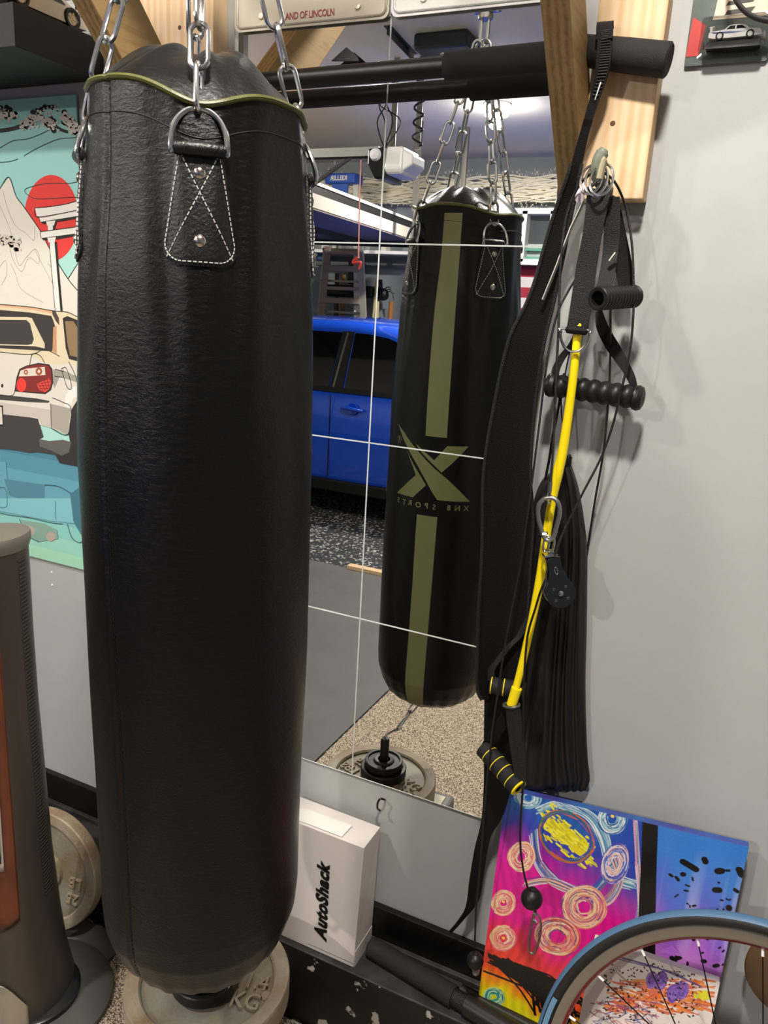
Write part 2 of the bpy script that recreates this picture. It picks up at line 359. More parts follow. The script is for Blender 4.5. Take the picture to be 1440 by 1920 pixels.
# cap above the rim
mb=MB(); NK=46
def capz(th,s):   # s 1 at the rim .. 0 centre
    z0=rim_z(th); top=1.790
    z=top-(top-z0)*s**2.3
    for i,a in enumerate(RING):
        d=adiff(th,a); z-=.007*math.exp(-(d/.30)**2)*math.sin(PI*min(1,s))*s
    z+= .0032*math.sin(th*9+1+s*2.2)*math.sin(PI*s)+.0034*math.sin(th*3+s*4)*math.sin(PI*s)+.0009*math.sin(th*17+s*3)*math.sin(PI*s)
    z-=.008*math.exp(-(s/.2)**2)
    return z
for k in range(NK+1):
    s_=1-k/NK
    for j in range(NT):
        th=2*PI*j/NT; r=(brad(th,rim_z(th))-.002)*max(s_,.0005)**.9; mb.v.append(V(BC.x+r*math.cos(th),BC.y+r*math.sin(th),capz(th,s_)))
mb.f=[(k*NT+j,k*NT+(j+1)%NT,(k+1)*NT+(j+1)%NT,(k+1)*NT+j) for k in range(NK) for j in range(NT)]; mb.m=[0]*len(mb.f)
M_lea2=mat('cap_leather','#0b0b0a',.36,bump=.35,bscale=160)
mb.build('top_cap',M_lea2,bag,fix=False,ang=60)
M_oliv=mat('olive_vinyl','#555526',.42,bump=.2,bscale=500)
MB().tube([bp(2*PI*j/200,rim_z(2*PI*j/200),.0006) for j in range(200)],.0042,8,closed=True,flat=.8).build('piping',M_oliv,bag)
MB().tube([bp(2*PI*j/200,rim_z(2*PI*j/200)-.0335,.0002) for j in range(200)],.0007,5,closed=True).build('hem_stitch',mat('black_thread','#060606',.7),bag)
# seam stitches down the back edge
sm=MB()
for k in range(150):
    z=.59+k*.0076; a=math.radians(-101+8*(1.6-z))+.035; sm.tube([bp(a,z,.0004),bp(a,z+.0042,.0004)],.0005,4)
sm.build('seam_stitching',mat('black_thread','#060606',.7),bag)
M_thr=mat('white_thread','#a8a6a0',.6)
M_riv=mat('rivet_nickel','#c2bab0',.22,1)
def dash(mb,a,b,n,off,r=.00075):
    for k in range(n):
        t0=(k+.12)/n; t1=(k+.80)/n
        mb.tube([bp(a[0]+(b[0]-a[0])*t,a[1]+(b[1]-a[1])*t,off) for t in (t0,(t0+t1)/2,t1)],r,5)
M_patch=mat('patch_leather','#0c0c0b',.4,bump=.5,bscale=260)
ring_top=[]
for i,a in enumerate(RING):
    R=.136
    def outline(inset,n=7):
        zt,zb=1.6665,1.549+inset; ht,hb=.0245-inset,.0405-inset; zt-=inset*.6
        o=[(-ht,zt),(ht,zt)]
        rc=.018
        for k in range(n+1):
            q=PI/2*k/n; o.append((hb-rc+rc*math.cos(q),zb+rc-rc*math.sin(q)))
        for k in range(n+1):
            q=PI/2*k/n; o.append((-hb+rc-rc*math.sin(q),zb+rc-rc*math.cos(q)))
        return o
    o=outline(0); mb=MB()
    # patch as a thick grid between left/right outline
    NZp,NXp=26,12; zt,zb=1.6665,1.549
    def half(z):
        hb=.0245+(.0405-.0245)*(zt-z)/(zt-zb)
        if z<zb+.018: q=1-(z-zb)/.018; hb-= .018*(1-math.sqrt(max(0,1-q*q)))
        return hb
    for L_ in (0,1):
        for k in range(NZp+1):
            z=zb+(zt-zb)*(k/NZp)
            for j in range(NXp+1):
                u=-1+2*j/NXp; edge=max(abs(u),abs(2*k/NZp-1)); mb.v.append(bp(a+u*half(z)/R,z,(.0038-.0014*max(0,edge-.86)/.14) if L_ else -.004))
    W_=NXp+1; B_=(NZp+1)*W_
    for k in range(NZp):
        for j in range(NXp):
            q=[k*W_+j,k*W_+j+1,(k+1)*W_+j+1,(k+1)*W_+j]; mb.f.append(tuple(B_+x for x in q)); mb.f.append(tuple(reversed(q)))
    for k in range(NZp):
        for j in (0,NXp): mb.f.append((k*W_+j,(k+1)*W_+j,B_+(k+1)*W_+j,B_+k*W_+j))
    for j in range(NXp):
        for k in (0,NZp): mb.f.append((k*W_+j,k*W_+j+1,B_+k*W_+j+1,B_+k*W_+j))
    mb.m=[0]*len(mb.f)
    pa=mb.build('ring_patch',M_patch,bag,ang=50)
    # leather loop round the bar of the ring
    lo=MB().tube([bp(a+u/R,1.6655,.0062) for u in (-.026,-.025,-.013,0,.013,.025,.026)],[.004,.0068,.0072,.0072,.0072,.0068,.004],12); lo.build('loop',M_patch,pa)
    st=MB(); I=outline(.0042); n=len(I); c=[(x/R+a,z) for x,z in I]
    for k in range(n):
        p,q=c[k],c[(k+1)%n]; l=math.hypot((p[0]-q[0])*R,p[1]-q[1]); dash(st,p,q,max(1,round(l/.0052)),.0040)
    dash(st,(a-.020/R,1.662),(a+.0345/R,1.556),20,.0041); dash(st,(a+.020/R,1.662),(a-.0345/R,1.556),20,.0041)
    st.build('stitching',M_thr,pa)
    for z in (1.6425,1.5745):
        c0=bp(a,z,.0038); nrm=V(math.cos(a),math.sin(a),0)
        MB().lathe(c0,nrm,[(.0001,.0032),(.003,.0029),(.0052,.0017),(.0064,.0002),(.0064,-.001)],20).build('rivet',M_riv,pa)
    # D ring standing up against the rim
    nrm=V(math.cos(a),math.sin(a),0); tn=V(-math.sin(a),math.cos(a),0); base=bp(a,1.6655,.0052)
    pts=[]; rr=.0285
    for k in range(17):
        q=PI*k/16; pts.append(base+tn*(rr*math.cos(q))+V(0,0,1)*(.039*math.sin(q)**.85+.002)+nrm*(-.0125*math.sin(q)+.001))
    lowr=[base-tn*.0280-V(0,0,.004),base-tn*.021-V(0,0,.0005)*1,base+tn*.021,base+tn*.0280-V(0,0,.004)]
    MB().tube(smooth_path(pts+lowr,4,closed=True),.0030,10,closed=True).build('d_ring',M_chrome,pa)
    ring_top.append(base+V(0,0,.0385)-nrm*.0115)
# chains
def link_mb(p0,p1,roll,r=.0028,w=.0096):
    d=(p1-p0); Lh=d.length/2+.0022; d.normalize(); x,y=frame(d); x,y=x*math.cos(roll)+y*math.sin(roll),None
    c=(p0+p1)/2; pts=[]
    for k in range(9): q=PI*k/8; pts.append(c+x*(w*math.cos(q))+d*(Lh-w+w*math.sin(q)))
    for k in range(9): q=PI+PI*k/8; pts.append(c+x*(w*math.cos(q))+d*(-(Lh-w)+w*math.sin(q)))
    return MB().tube(pts,r,8,closed=True)
SW=V(-.010,-.478,2.088)
names=['steel chain nearest the camera, rising from the front ring of the bag','steel chain on the right of the bag, in front of the cream licence plate',
 'steel chain on the mirror side of the bag, seen best in reflection at left','steel chain on the left of the bag, in front of the brown brace']
for i,rt in enumerate(ring_top):
    end=SW+V(.012*math.cos(RING[i]),.012*math.sin(RING[i]),-.006)
    ch=thing('hanging_chain',names[i],'chain',tuple(rt),'chains of the punching bag')
    mid=rt+V(-.010*math.cos(RING[i]),-.010*math.sin(RING[i]),.044)
    path=[rt,mid]; n=8
    for k in range(1,n+1): path.append(mid.lerp(end,k/n))
    for k in range(len(path)-1):
        link_mb(path[k],path[k+1],(k%2)*PI/2+.35+i*.4).build('link',M_chrome,ch,fix=False)
sw=thing('swivel_hanger','zinc swivel hanger joining the four chains under the beam','hanger',tuple(SW))
mb=MB(); 
for s in (-1,1): mb.tube([SW+V(s*.008,0,-.004),SW+V(s*.008,0,.042)],.0042,10)
mb.tube([SW+V(-.012,0,-.005),SW+V(.012,0,-.005)],.005,10); mb.build('shackle',M_chrome,sw)
MB().lathe(SW+V(0,0,.038),(0,0,1),[(.0001,0),(.015,0),(.017,.006),(.014,.016),(.0001,.018)],16).build('bearing',M_chrome,sw)
MB().box(SW+V(0,0,.058),(.060,.03,.01)).build('cross_plate',M_chrome,sw,bev=.002,smooth=False)
for s in (-.019,.019):
    MB().tube([SW+V(s-.006,.0,.050),SW+V(s-.006,0,.20)],.0035,8).build('threaded_rod',M_chrome,sw)
    MB().tube([SW+V(s+.006,.0,.050),SW+V(s+.006,0,.20)],.0035,8).build('threaded_rod',M_chrome,sw)
# olive print on the mirror side: pixels of the reflection laid back on the bag
def onbag(u,v):
    d=ray(u,v); d=V(d.x,-d.y,d.z); o=V(CAM.x,-CAM.y,CAM.z); z=1.2
    for it in range(12):
        r=float(np.interp(z,ZT,RT)); k=V(o.x-BC.x,o.y-BC.y,0); A=d.x**2+d.y**2; B=2*(k.x*d.x+k.y*d.y); c=k.x**2+k.y**2-r*r; D=max(0,B*B-4*A*c)
        t=(-B-math.sqrt(D))/(2*A); p=o+d*t; z=p.z
    return (math.atan2(p.y-BC.y,p.x-BC.x),p.z)
M_print=mat('olive_print','#747248',.45,bump=.15,bscale=300)
def wrap(polys,name,parent,m,off=.0006,seg=.008):
    me=bpy.data.meshes.new(name); bm=bmesh.new(); R=.147
    for poly in polys:
        vs=[bm.verts.new((a*R,z,0)) for a,z in poly]; bm.faces.new(vs)
    bmesh.ops.triangulate(bm,faces=bm.faces)
    for it in range(9):
        es=[e for e in bm.edges if e.calc_length()>seg]
        if not es: break
        bmesh.ops.subdivide_edges(bm,edges=es,cuts=1); bmesh.ops.triangulate(bm,faces=bm.faces)
    for v in bm.verts: v.co=bp(v.co.x/R,v.co.y,off)-parent_loc(parent)
    bmesh.ops.recalc_face_normals(bm,faces=bm.faces); bm.to_mesh(me); bm.free(); me.materials.append(m)
    me.polygons.foreach_set('use_smooth',[True]*len(me.polygons))
    o=bpy.data.objects.new(name,me); COL.objects.link(o); o.parent=parent; return o
def L7(x,y): return onbag(700+x/7.2,760+y/7.2)
def stripe(l,r):
    return [onbag(*p) for p in l]+[onbag(*p) for p in reversed(r)]
# straight stripe of constant width between two heights
def strip_poly(z0,z1,a0,a1,w,n=24):
    Lp=[];Rp=[]
    for k in range(n+1):
        z=z0+(z1-z0)*k/n; a=a0+(a1-a0)*k/n; Lp.append((a+w/2/.148,z)); Rp.append((a-w/2/.148,z))
    return Lp+Rp[::-1]
aT=(onbag(830,396)[0]+onbag(871,396)[0])/2; zU=(onbag(798,817)[1]+onbag(838,821)[1])/2; aU=(onbag(798,817)[0]+onbag(838,821)[0])/2
zL=(onbag(782,965)[1]+onbag(820,969)[1])/2; aL=(onbag(782,965)[0]+onbag(820,969)[0])/2
wU=(onbag(798,817)[0]-onbag(838,821)[0])*.148
wrap([strip_poly(zU,1.722,aU,aT,wU)],'upper_stripe',bag,M_print)
wrap([strip_poly(.537,zL,aL+.02,aL,wU)],'lower_stripe',bag,M_print)
logo=[[(345,240),(430,370),(525,515),(615,625),(715,742),(845,872),(1000,1000),(1152,1145),(1305,1300),(1080,1300),(860,1280),(790,1170),(700,1000),(600,810),(500,630),(410,440)],
 [(575,515),(650,582),(740,668),(822,742),(905,650),(1000,550),(1285,555),(1180,670),(1060,790),(920,910),(850,842),(740,732),(650,632),(595,550)],
 [(462,600),(500,690),(545,790),(590,870),(645,960),(710,1080),(610,1170),(535,1240),(430,1210),(328,1180),(400,1110),(480,1030),(578,940),(540,830),(500,720)]]
wrap([[L7(*p) for p in poly] for poly in logo],'logo_mark',bag,M_print)
# lettering below the mark, letter by letter, and the registered sign
def wrap_text(txt,a,z,size,mbx,rot=0):
    vs,fs=text_tris(txt,size,bold=.00035)
    mbx.add([bp(a+(v.x*math.cos(rot)-v.y*math.sin(rot))/.148,z+(v.x*math.sin(rot)+v.y*math.cos(rot)),.0007) for v in vs],fs)
tx=MB()
for ch_,x,y in (('X',1253,1395),('N',1135,1395),('8',1020,1390),('S',818,1380),('P',715,1360),('O',607,1345),('R',502,1318),('T',425,1305),('S',350,1278)):
    a,z=L7(x,y); wrap_text(ch_,a,z,.0175,tx)
tx.build('brand_lettering',M_print,bag,smooth=False); tx=MB()
a,z=L7(362,455); wrap_text('R',a,z,.0115,tx)
tx.add(*(lambda c:( [bp(a+rr*math.cos(q)/.148,z+rr*math.sin(q),.0007) for q in [2*PI*k/24 for k in range(24)] for rr in (.0066,.0081)], [(2*k,2*k+1,(2*k+3)%48,(2*k+2)%48) for k in range(24)] ))(0))
tx.build('registered_mark',M_print,bag,smooth=False)
# outlined upright strokes at the edge of the print
M_out=mat('olive_outline_print','#6b6238',.5)
ol=MB(); a0=math.radians(163)
for k,(z,h) in enumerate(((1.262,.034),(1.215,.036),(1.165,.03),(1.12,.036),(1.075,.034))):
    a=a0; w=.028/.148; q=[bp(a-w/2,z,.0006),bp(a+w/2,z,.0006),bp(a+w/2,z+h,.0006),bp(a-w/2,z+h,.0006)]
    ol.tube(q[:4] if k%2 else [q[1],q[0],q[3],q[2]],.0007,4)
ol.build('outline_print',M_out,bag)
# ================================================================ GEAR ON THE HOOK
def pp(pts,y=None):
    "list of (u,v,y) or (u,v) -> points"
    return [P(p[0],p[1],p[2] if len(p)>2 else y) for p in pts]
def cable(mb,pts,y,r,n=8,k=8): mb.tube(smooth_path(pp(pts,y),k),r,n); return mb
M_hook=mat('green_grey_hook_vinyl','#6d7263',.5,bump=.2,bscale=200)
hk=thing('gear_hook','green-grey coated utility hook screwed into the right pine board','hook',tuple(P(1135,330,-.04)))
MB().tube(smooth_path(pp([(1143,352,-.030),(1140,352,-.055),(1127,345,-.085),(1120,325,-.10),(1122,303,-.104),(1130,286,-.104),(1134,279,-.104)]),6),[.006]*12+[.0095]*19+[.008,.0075,.007,.0065,.006,.005],12,flat=.8).build('arm',M_hook,hk)
MB().tube(smooth_path(pp([(1124,336,-.112),(1128,318,-.112),(1133,302,-.112),(1137,298,-.112)]),6),[.007]*17+[.005,.004],10,flat=.7).build('tip',mat('hook_tip','#a39a7c',.5),hk)
# lavender-capped steel hook pin
lh=thing('hook_pin','small steel hook rod with a pale lavender end cap, left of the green-grey hook','hook',tuple(P(1087,370,-.05)))
M_lav=mat('lavender_cap','#cfc3d2',.45)
MB().tube(smooth_path(pp([(1090,332,-.008),(1090,340,-.03),(1088,352,-.05),(1087,368,-.075),(1087,372,-.085)]),5),.0066,14).build('cap',M_lav,lh)
MB().tube(pp([(1092,363,-.075),(1127,334,-.115)]),.0027,10).build('rod',M_chrome,lh)
# --- wide black belt hung over the bar end
M_belt=mat('black_webbing','#060607',.7,spec=.22,bump=.8,bscale=700)
M_edge=mat('black_edge_braid','#0b0b0b',.65,bump=1,bscale=500)
bt=thing('dip_belt','long wide black padded belt hung by its strap over the pull-up bar end','belt',tuple(P(950,1000,-.05)))
Lp=[(1121,60,-.088),(1119,95,-.092),(1115,135,-.09),(1105,185,-.085),(1087,250,-.082),(1067,320,-.08),(1050,370,-.07),(1033,420,-.062),(1016,480,-.058),(1002,530,-.056),(983,578,-.055),(958,628,-.054),(941,690,-.052),(927,760,-.05),(914,830,-.05),(906,900,-.05),(905,980,-.05),(903,1060,-.05),(898,1140,-.05),(896,1220,-.05),(895,1290,-.05),(903,1312,-.05)]
Rp=[(1146,58,-.085),(1147,95,-.088),(1141,135,-.085),(1122,190,-.08),(1103,250,-.076),(1088,320,-.074),(1078,372,-.064),(1068,420,-.058),(1057,480,-.054),(1046,530,-.05),(1036,578,-.05),(1022,635,-.048),(1012,690,-.045),(1003,760,-.043),(997,830,-.042),(995,900,-.04),(1000,980,-.04),(995,1060,-.04),(990,1140,-.04),(985,1220,-.04),(975,1290,-.04),(965,1312,-.04)]
Ls=smooth_path(pp(Lp),5); Rs=smooth_path(pp(Rp),5)
MB().ribbon(Ls[18:],Rs[18:],.006,V(0,-1,0)).build('padded_band',M_belt,bt,ang=50)
MB().tube(Ls[24:],.0032,8).build('edge_braid',M_edge,bt); MB().tube(Rs[24:],.0028,8).build('edge_braid',M_edge,bt)
# ribbed loop over the bar
top=[(1133,72,-.090),(1134,50,-.083),(1135,40,-.068),(1135,44,-.045),(1136,58,-.037),(1136,80,-.034)]
tc_=smooth_path(pp(top),6)
mb=MB(); mb.ribbon([p+V(-.0115,0,0) for p in tc_],[p+V(.0115,0,0) for p in tc_],.004,V(0,-.7,.7)); mb.build('bar_loop',M_nylon,bt,ang=50)
mb=MB(); mb.ribbon(Ls[:20],Rs[:20],.004); mb.build('strap',M_nylon,bt,ang=50)
M_rib=mat('strap_rib','#343434',.5)
for k in range(24):
    i=k*.62; a=int(i); f=i-a; l=Ls[a].lerp(Ls[a+1],f); r=Rs[a].lerp(Rs[a+1],f)
    MB().tube([l.lerp(r,.25)+V(0,-.0012,0),l.lerp(r,.9)+V(0,-.0012,.0012)],.0010,5).build('rib',M_rib,bt)
MB().ribbon([Ls[12].lerp(Rs[12],.62)+V(0,-.003,0),Ls[15].lerp(Rs[15],.62)+V(0,-.003,0)],[Ls[12].lerp(Rs[12],.74)+V(0,-.003,0),Ls[15].lerp(Rs[15],.70)+V(0,-.003,0)],.0005).build('care_tag',M_white,bt,smooth=False)
# lower strap tail
TL=[(908,1312,-.045),(907,1400,-.045),(907,1470,-.045),(902,1540,-.05),(890,1590,-.05),(880,1650,-.045),(873,1700,-.04),(857,1728,-.04),(842,1746,-.04)]
TR=[(975,1305,-.038),(968,1400,-.038),(960,1470,-.038),(940,1535,-.045),(918,1575,-.045),(905,1650,-.040),(897,1690,-.035),(872,1722,-.035),(846,1751,-.035)]
MB().ribbon(smooth_path(pp(TL),5),smooth_path(pp(TR),5),.003).build('strap_tail',M_nylon,bt,ang=50)
# --- black drawstring bag
M_sack=mat('thin_black_nylon','#0f0f0f',.36,bump=.25,bscale=90)
sk=thing('drawstring_bag','black pleated nylon drawstring bag hanging against the wall above the painting','bag',tuple(P(1050,1400,-.05)))
Lb=[(1058,866),(1040,880),(1018,898),(1004,930),(994,985),(985,1060),(975,1150),(968,1250),(962,1340),(958,1410),(960,1462),(964,1478)]
Rb=[(1068,864),(1076,885),(1085,915),(1094,965),(1101,1030),(1101,1110),(1100,1190),(1098,1270),(1099,1350),(1102,1420),(1106,1462),(1098,1482)]
Lc=smooth_path(pp(Lb,-.012),6); Rc=smooth_path(pp(Rb,-.012),6); NX=72
mb=MB(); n=len(Lc)
for side in (0,1):
    for i in range(n):
        t=i/(n-1)
        for j in range(NX+1):
            u=j/NX; p=Lc[i].lerp(Rc[i],u); w=math.sin(PI*u)**.45 if 0<u<1 else 0
            env=.006+.028*math.sin(PI*min(1,.12+t*.9))**.7
            # pleats radiate from the gathered neck and fade below
            ph=u*10+2.6*math.sin(u*5+2)+1.3*math.sin(t*3.5+u*4)+.6*math.sin(t*9+u*11)
            pl=math.sin(ph*2.2)*.0046*(1-t*.3)*min(1,t*4+.35)+math.sin(ph*4.1+t*4)*.0011*(1-t)+.0012*math.sin(u*40*max(0,t-.8)+t*60)*max(0,t-.75)*3
            d=w*env+pl*w
            mb.v.append(V(p.x,p.y-d,p.z) if side==0 else V(p.x,min(p.y+.008*w,-.002),p.z))
W_=NX+1
for i in range(n-1):
    for j in range(NX):
        q=[i*W_+j,i*W_+j+1,(i+1)*W_+j+1,(i+1)*W_+j]; mb.f.append(tuple(q)); mb.f.append(tuple(n*W_+x for x in reversed(q)))
for j in range(NX): 
    a=(n-1)*W_+j; mb.f.append((a,a+1,n*W_+a+1,n*W_+a)); mb.f.append((j,n*W_+j,n*W_+j+1,j+1))
mb.m=[0]*len(mb.f)
mb.build('sack',M_sack,sk,ang=80)
fr=MB()
for k in range(9):
    a=P(1056+k*1.6,872+(k%3)*2,-.03); b_=P(1052+k*2.4,860-(k*5)%9,-.03); fr.tube([a,b_],.0016,5)
fr.build('gathered_neck',M_sack,sk)
cable(MB(),[(1060,868,-.03),(1058,820,-.035),(1052,760,-.04),(1060,700,-.04),(1090,560,-.04),(1120,400,-.045),(1128,340,-.07)],None,.0012).build('drawstring',M_nylon,sk)
cable(MB(),[(1022,900,-.03),(1030,860,-.035),(1036,820,-.04),(1046,770,-.04),(1058,700,-.04)],None,.0022).build('drawcord',M_belt,sk)
# --- strap with D ring
M_strap=mat('wide_nylon_strap','#101011',.5,spec=.4,bump=.6,bscale=800)
st=thing('ring_strap','wide black nylon strap ending in a steel half ring over the yellow tube','strap',tuple(P(1085,640,-.09)))
Lp=[(1101,352,-.105),(1099,380,-.105),(1092,440,-.102),(1080,500,-.100),(1071,560,-.10),(1063,612,-.10)]
Rp=[(1145,356,-.100),(1140,385,-.100),(1128,440,-.098),(1118,500,-.096),(1110,560,-.096),(1102,618,-.096)]
MB().ribbon(smooth_path(pp(Lp),6),smooth_path(pp(Rp),6),.004).build('webbing',M_strap,st,ang=50)
MB().tube(pp([(1061,616,-.104),(1064,617,-.104),(1082,619,-.104),(1099,621,-.102),(1102,621,-.102)]),[.003,.0062,.0065,.0062,.003],10).build('sewn_loop',M_nylon,st)
c=P(1078,628,-.104); ring=[c+V(.0215*math.cos(q),0,.0285*math.sin(q)+.004) for q in [PI+PI*k/16 for k in range(17)]]
MB().tube(smooth_path([c+V(.0215,0,.008)]+ring[::-1]+[c+V(-.0215,0,.008)],3,closed=True),.0020,10,closed=True).build('half_ring',M_chrome,st)
for dx,rr,y in ((1108,.020,-.10),(1118,.021,-.107),(1128,.0215,-.113)):
    c=P(dx,337,y); MB().tube([c+V(rr*.72*math.cos(q),.006*math.sin(q),rr*math.sin(q)) for q in [2*PI*k/32 for k in range(32)]],.0019,8,closed=True).build('top_ring',M_chrome,st)
# --- hollow ribbed stirrup handle
def ribbed(mb,a,b,r,nr,amp,hole=None,soft=False):
    a=Vector(a);b=Vector(b);Lh=(b-a).length; prof=[]
    if hole: prof+=[(hole,.012),(hole,.0005),(hole+.002,0)]
    else: prof+=[(.0002,0)]
    prof+=[(r*.93,0),(r*1.0,.0015),(r,.004)]
    N=nr*10
    for k in range(N+1):
        t=k/N; s=math.cos(2*PI*t*nr); s=abs(math.sin(PI*t*nr)) if soft else (.5-.5*s)
        prof.append((r-amp+amp*s,.006+(Lh-.012)*t))
    prof+=[(r,Lh-.004),(r,Lh-.0015),(r*.93,Lh)]
    if hole: prof+=[(hole+.002,Lh),(hole,Lh-.0005),(hole,.012)]
    else: prof+=[(.0002,Lh)]
    return mb.lathe(a,b-a,prof,36)
h1=thing('stirrup_handle','hollow ribbed black rubber handle pointing at the viewer on its nylon strap, upper of two','handle',tuple(P(1130,560,-.1)),'black rubber cable handles')
a_=P(1120,560,-.138); b_=P(1189,556,-.055)
ribbed(MB(),a_,b_,.0165,11,.0016,hole=.0105).build('grip',M_rubber,h1,fix=False)
h1s=[(1146,368,-.095),(1146,420,-.09),(1142,480,-.088),(1133,532,-.105),(1128,552,-.125)]
mbx=MB(); c_=smooth_path(pp(h1s),6); mbx.ribbon([p+V(-.010,0,0) for p in c_],[p+V(.011,.004,0) for p in c_],.003); mbx.build('front_strap',M_strap,h1,ang=50)
Lp=[(1148,365,-.060),(1150,420,-.05),(1150,480,-.045),(1160,540,-.045)]; Rp=[(1160,372,-.055),(1172,430,-.045),(1184,490,-.04),(1192,545,-.04)]
MB().ribbon(smooth_path(pp(Lp),6),smooth_path(pp(Rp),6),.003).build('rear_strap',M_nylon,h1,ang=50)
# --- horizontal wavy handle
h2=thing('stirrup_handle','black finger-grooved rubber handle hanging level behind the yellow tube, lower of two','handle',tuple(P(1110,740,-.06)),'black rubber cable handles')
a_=P(1036,722,-.052); b_=P(1194,746,-.052)
ribbed(MB(),a_,b_,.0185,7,.0032,soft=True).build('grip',M_rubber,h2,fix=False)
for e,s in ((a_,-1),(b_,1)):
    MB().lathe(e,(b_-a_)*s,[(.0185,-.002),(.0195,.002),(.017,.008),(.010,.011),(.0001,.012)],28).build('end_cap',M_rubber,h2)
cl=[(1040,712,-.05),(1040,695,-.045),(1052,670,-.04),(1072,645,-.04),(1090,610,-.04)]
mbx=MB(); c_=smooth_path(pp(cl),6); mbx.ribbon([p+V(-.005,0,0) for p in c_],[p+V(.007,.002,0) for p in c_],.0025); mbx.build('left_strap',M_nylon,h2,ang=50)
Lp=[(1116,585,-.040),(1118,615,-.045),(1134,650,-.05),(1155,680,-.052),(1175,710,-.054),(1188,742,-.055)]; Rp=[(1128,580,-.036),(1142,615,-.04),(1163,650,-.045),(1178,678,-.047),(1192,710,-.05),(1197,742,-.05)]
MB().ribbon(smooth_path(pp(Lp),6),smooth_path(pp(Rp),6),.003).build('right_strap',M_nylon,h2,ang=50)
# --- yellow resistance tube with striped foam handles
rt=thing('resistance_tube','yellow latex exercise tube hanging down to its striped foam handle','exercise tube',tuple(P(960,1300,-.09)))
path=[(1108,360,-.075),(1102,480,-.08),(1094,580,-.088),(1083,628,-.094),(1078,680,-.092),(1068,760,-.088),(1056,840,-.085),(1045,890,-.085),(1035,940,-.084),(1022,1020,-.082),(1012,1090,-.08),(998,1160,-.08),(986,1215,-.08),(974,1265,-.082),(963,1305,-.085)]
ws=[.006]*3+[.0062,.0063,.0068,.0078,.0085,.0068,.0072,.0078,.0068,.0066,.0064,.0062]
sp=smooth_path(pp(path),6); wr=list(np.interp(np.linspace(0,1,len(sp)),np.linspace(0,1,len(ws)),ws))
MB().tube(sp,[float(x) for x in wr],14).build('tube',M_yellow,rt)
MB().tube(pp([(969,1290,-.085),(959,1322,-.088)]),[.0092,.0088],16).build('sleeve',M_yellow,rt)
def foam_handle(a,b,r,bands,parent,hole=True):
    a=Vector(a);b=Vector(b);L_=(b-a).length
    ribbed(MB(),a,b,r,1,.0,hole=r*.5).build('foam_grip',M_foam,parent,fix=False)
    for t in bands:
        MB().lathe(a+(b-a)*t,b-a,[(r*1.0,-.0009),(r*1.035,-.0004),(r*1.035,.0004),(r*1.0,.0009)],32).build('yellow_band',M_yellow,parent)
a_=P(906,1402,-.072); b_=P(973,1478,-.112)
foam_handle(a_,b_,.0165,(.18,.40,.60,.80),rt)
MB().lathe(b_,(b_-a_),[(.0085,-.001),(.010,.0012),(.0155,.001),(.0168,-.0016),(.0160,-.002)],32).build('yellow_band',M_yellow,rt)
mbx=MB(); Lp=[(949,1325,-.096),(950,1350,-.098),(956,1400,-.105),(962,1440,-.11),(968,1472,-.116)]; Rp=[(976,1330,-.094),(978,1350,-.096),(984,1400,-.102),(987,1440,-.108),(983,1480,-.114)]
mbx.ribbon(smooth_path(pp(Lp),6),smooth_path(pp(Rp),6),.0022); mbx.build('handle_strap',M_strap,rt,ang=50)
Lp=[(944,1330,-.085),(925,1360,-.08),(905,1392,-.076),(897,1410,-.072)]; Rp=[(960,1335,-.083),(942,1375,-.078),(925,1395,-.074),(915,1408,-.07)]
MB().ribbon(smooth_path(pp(Lp),6),smooth_path(pp(Rp),6),.0022).build('handle_strap',M_nylon,rt,ang=50)
c=P(959,1322,-.088); MB().tube([c+V(.0135*math.cos(q),.010*math.sin(q),.003*math.cos(q)) for q in [2*PI*k/24 for k in range(24)]],.0026,8,closed=True).build('grommet',mat('grommet','#4b483e',.4),rt)
# second striped handle hanging behind
rh=thing('foam_handle','second yellow-banded black foam handle, half hidden behind the yellow tube','handle',tuple(P(935,1287,-.06)))
foam_handle(P(918,1284,-.072),P(985,1296,-.060),.0150,(.05,.40,.8),rh)
mbx=MB(); c_=smooth_path(pp([(921,1276,-.07),(922,1255,-.068),(938,1232,-.064),(956,1210,-.06),(975,1190,-.055),(1000,1140,-.05)]),6); mbx.ribbon([p+V(-.006,0,-.002) for p in c_],[p+V(.006,0,.002) for p in c_],.0022); mbx.build('handle_strap',M_strap,rh,ang=50)
# --- carabiner and pulley
cb=thing('carabiner','pear-shaped steel carabiner holding the black pulley over the yellow tube','carabiner',tuple(P(1028,970,-.11)))
pts=[(1030,933),(1019,936),(1010,948),(1009,968),(1014,990),(1021,1008),(1029,1013),(1038,1006),(1044,985),(1049,965),(1048,947),(1041,936)]
MB().tube(smooth_path(pp(pts,-.112),5,closed=True),.0036,12,closed=True).build('body',mat('zinc_grey','#a9aba8',.35,1),cb)
MB().tube(pp([(1018,1001),(1026,1002)],-.112),.0045,10).build('gate_nut',M_chrome,cb)
pu=thing('pulley','black wheel pulley in a steel bracket hanging from the pear-shaped carabiner','pulley',tuple(P(1045,1090,-.11)))
for q in (-.004,.004):
    c=P(1029,1020,-.112)+V(q,0,0); MB().tube([c+V(.0045*math.cos(k*PI/8),.003*math.sin(k*PI/8),.0125*math.sin(k*PI/8)) for k in range(16)],.0017,8,closed=True).build('swivel_ring',M_chrome,pu)
ax=(V(.42,-.85,.08)).normalized(); cc=P(1049,1110,-.115); ux=V(0,0,1).cross(ax).normalized(); uz=ax.cross(ux)
topc=P(1033,1040,-.112)
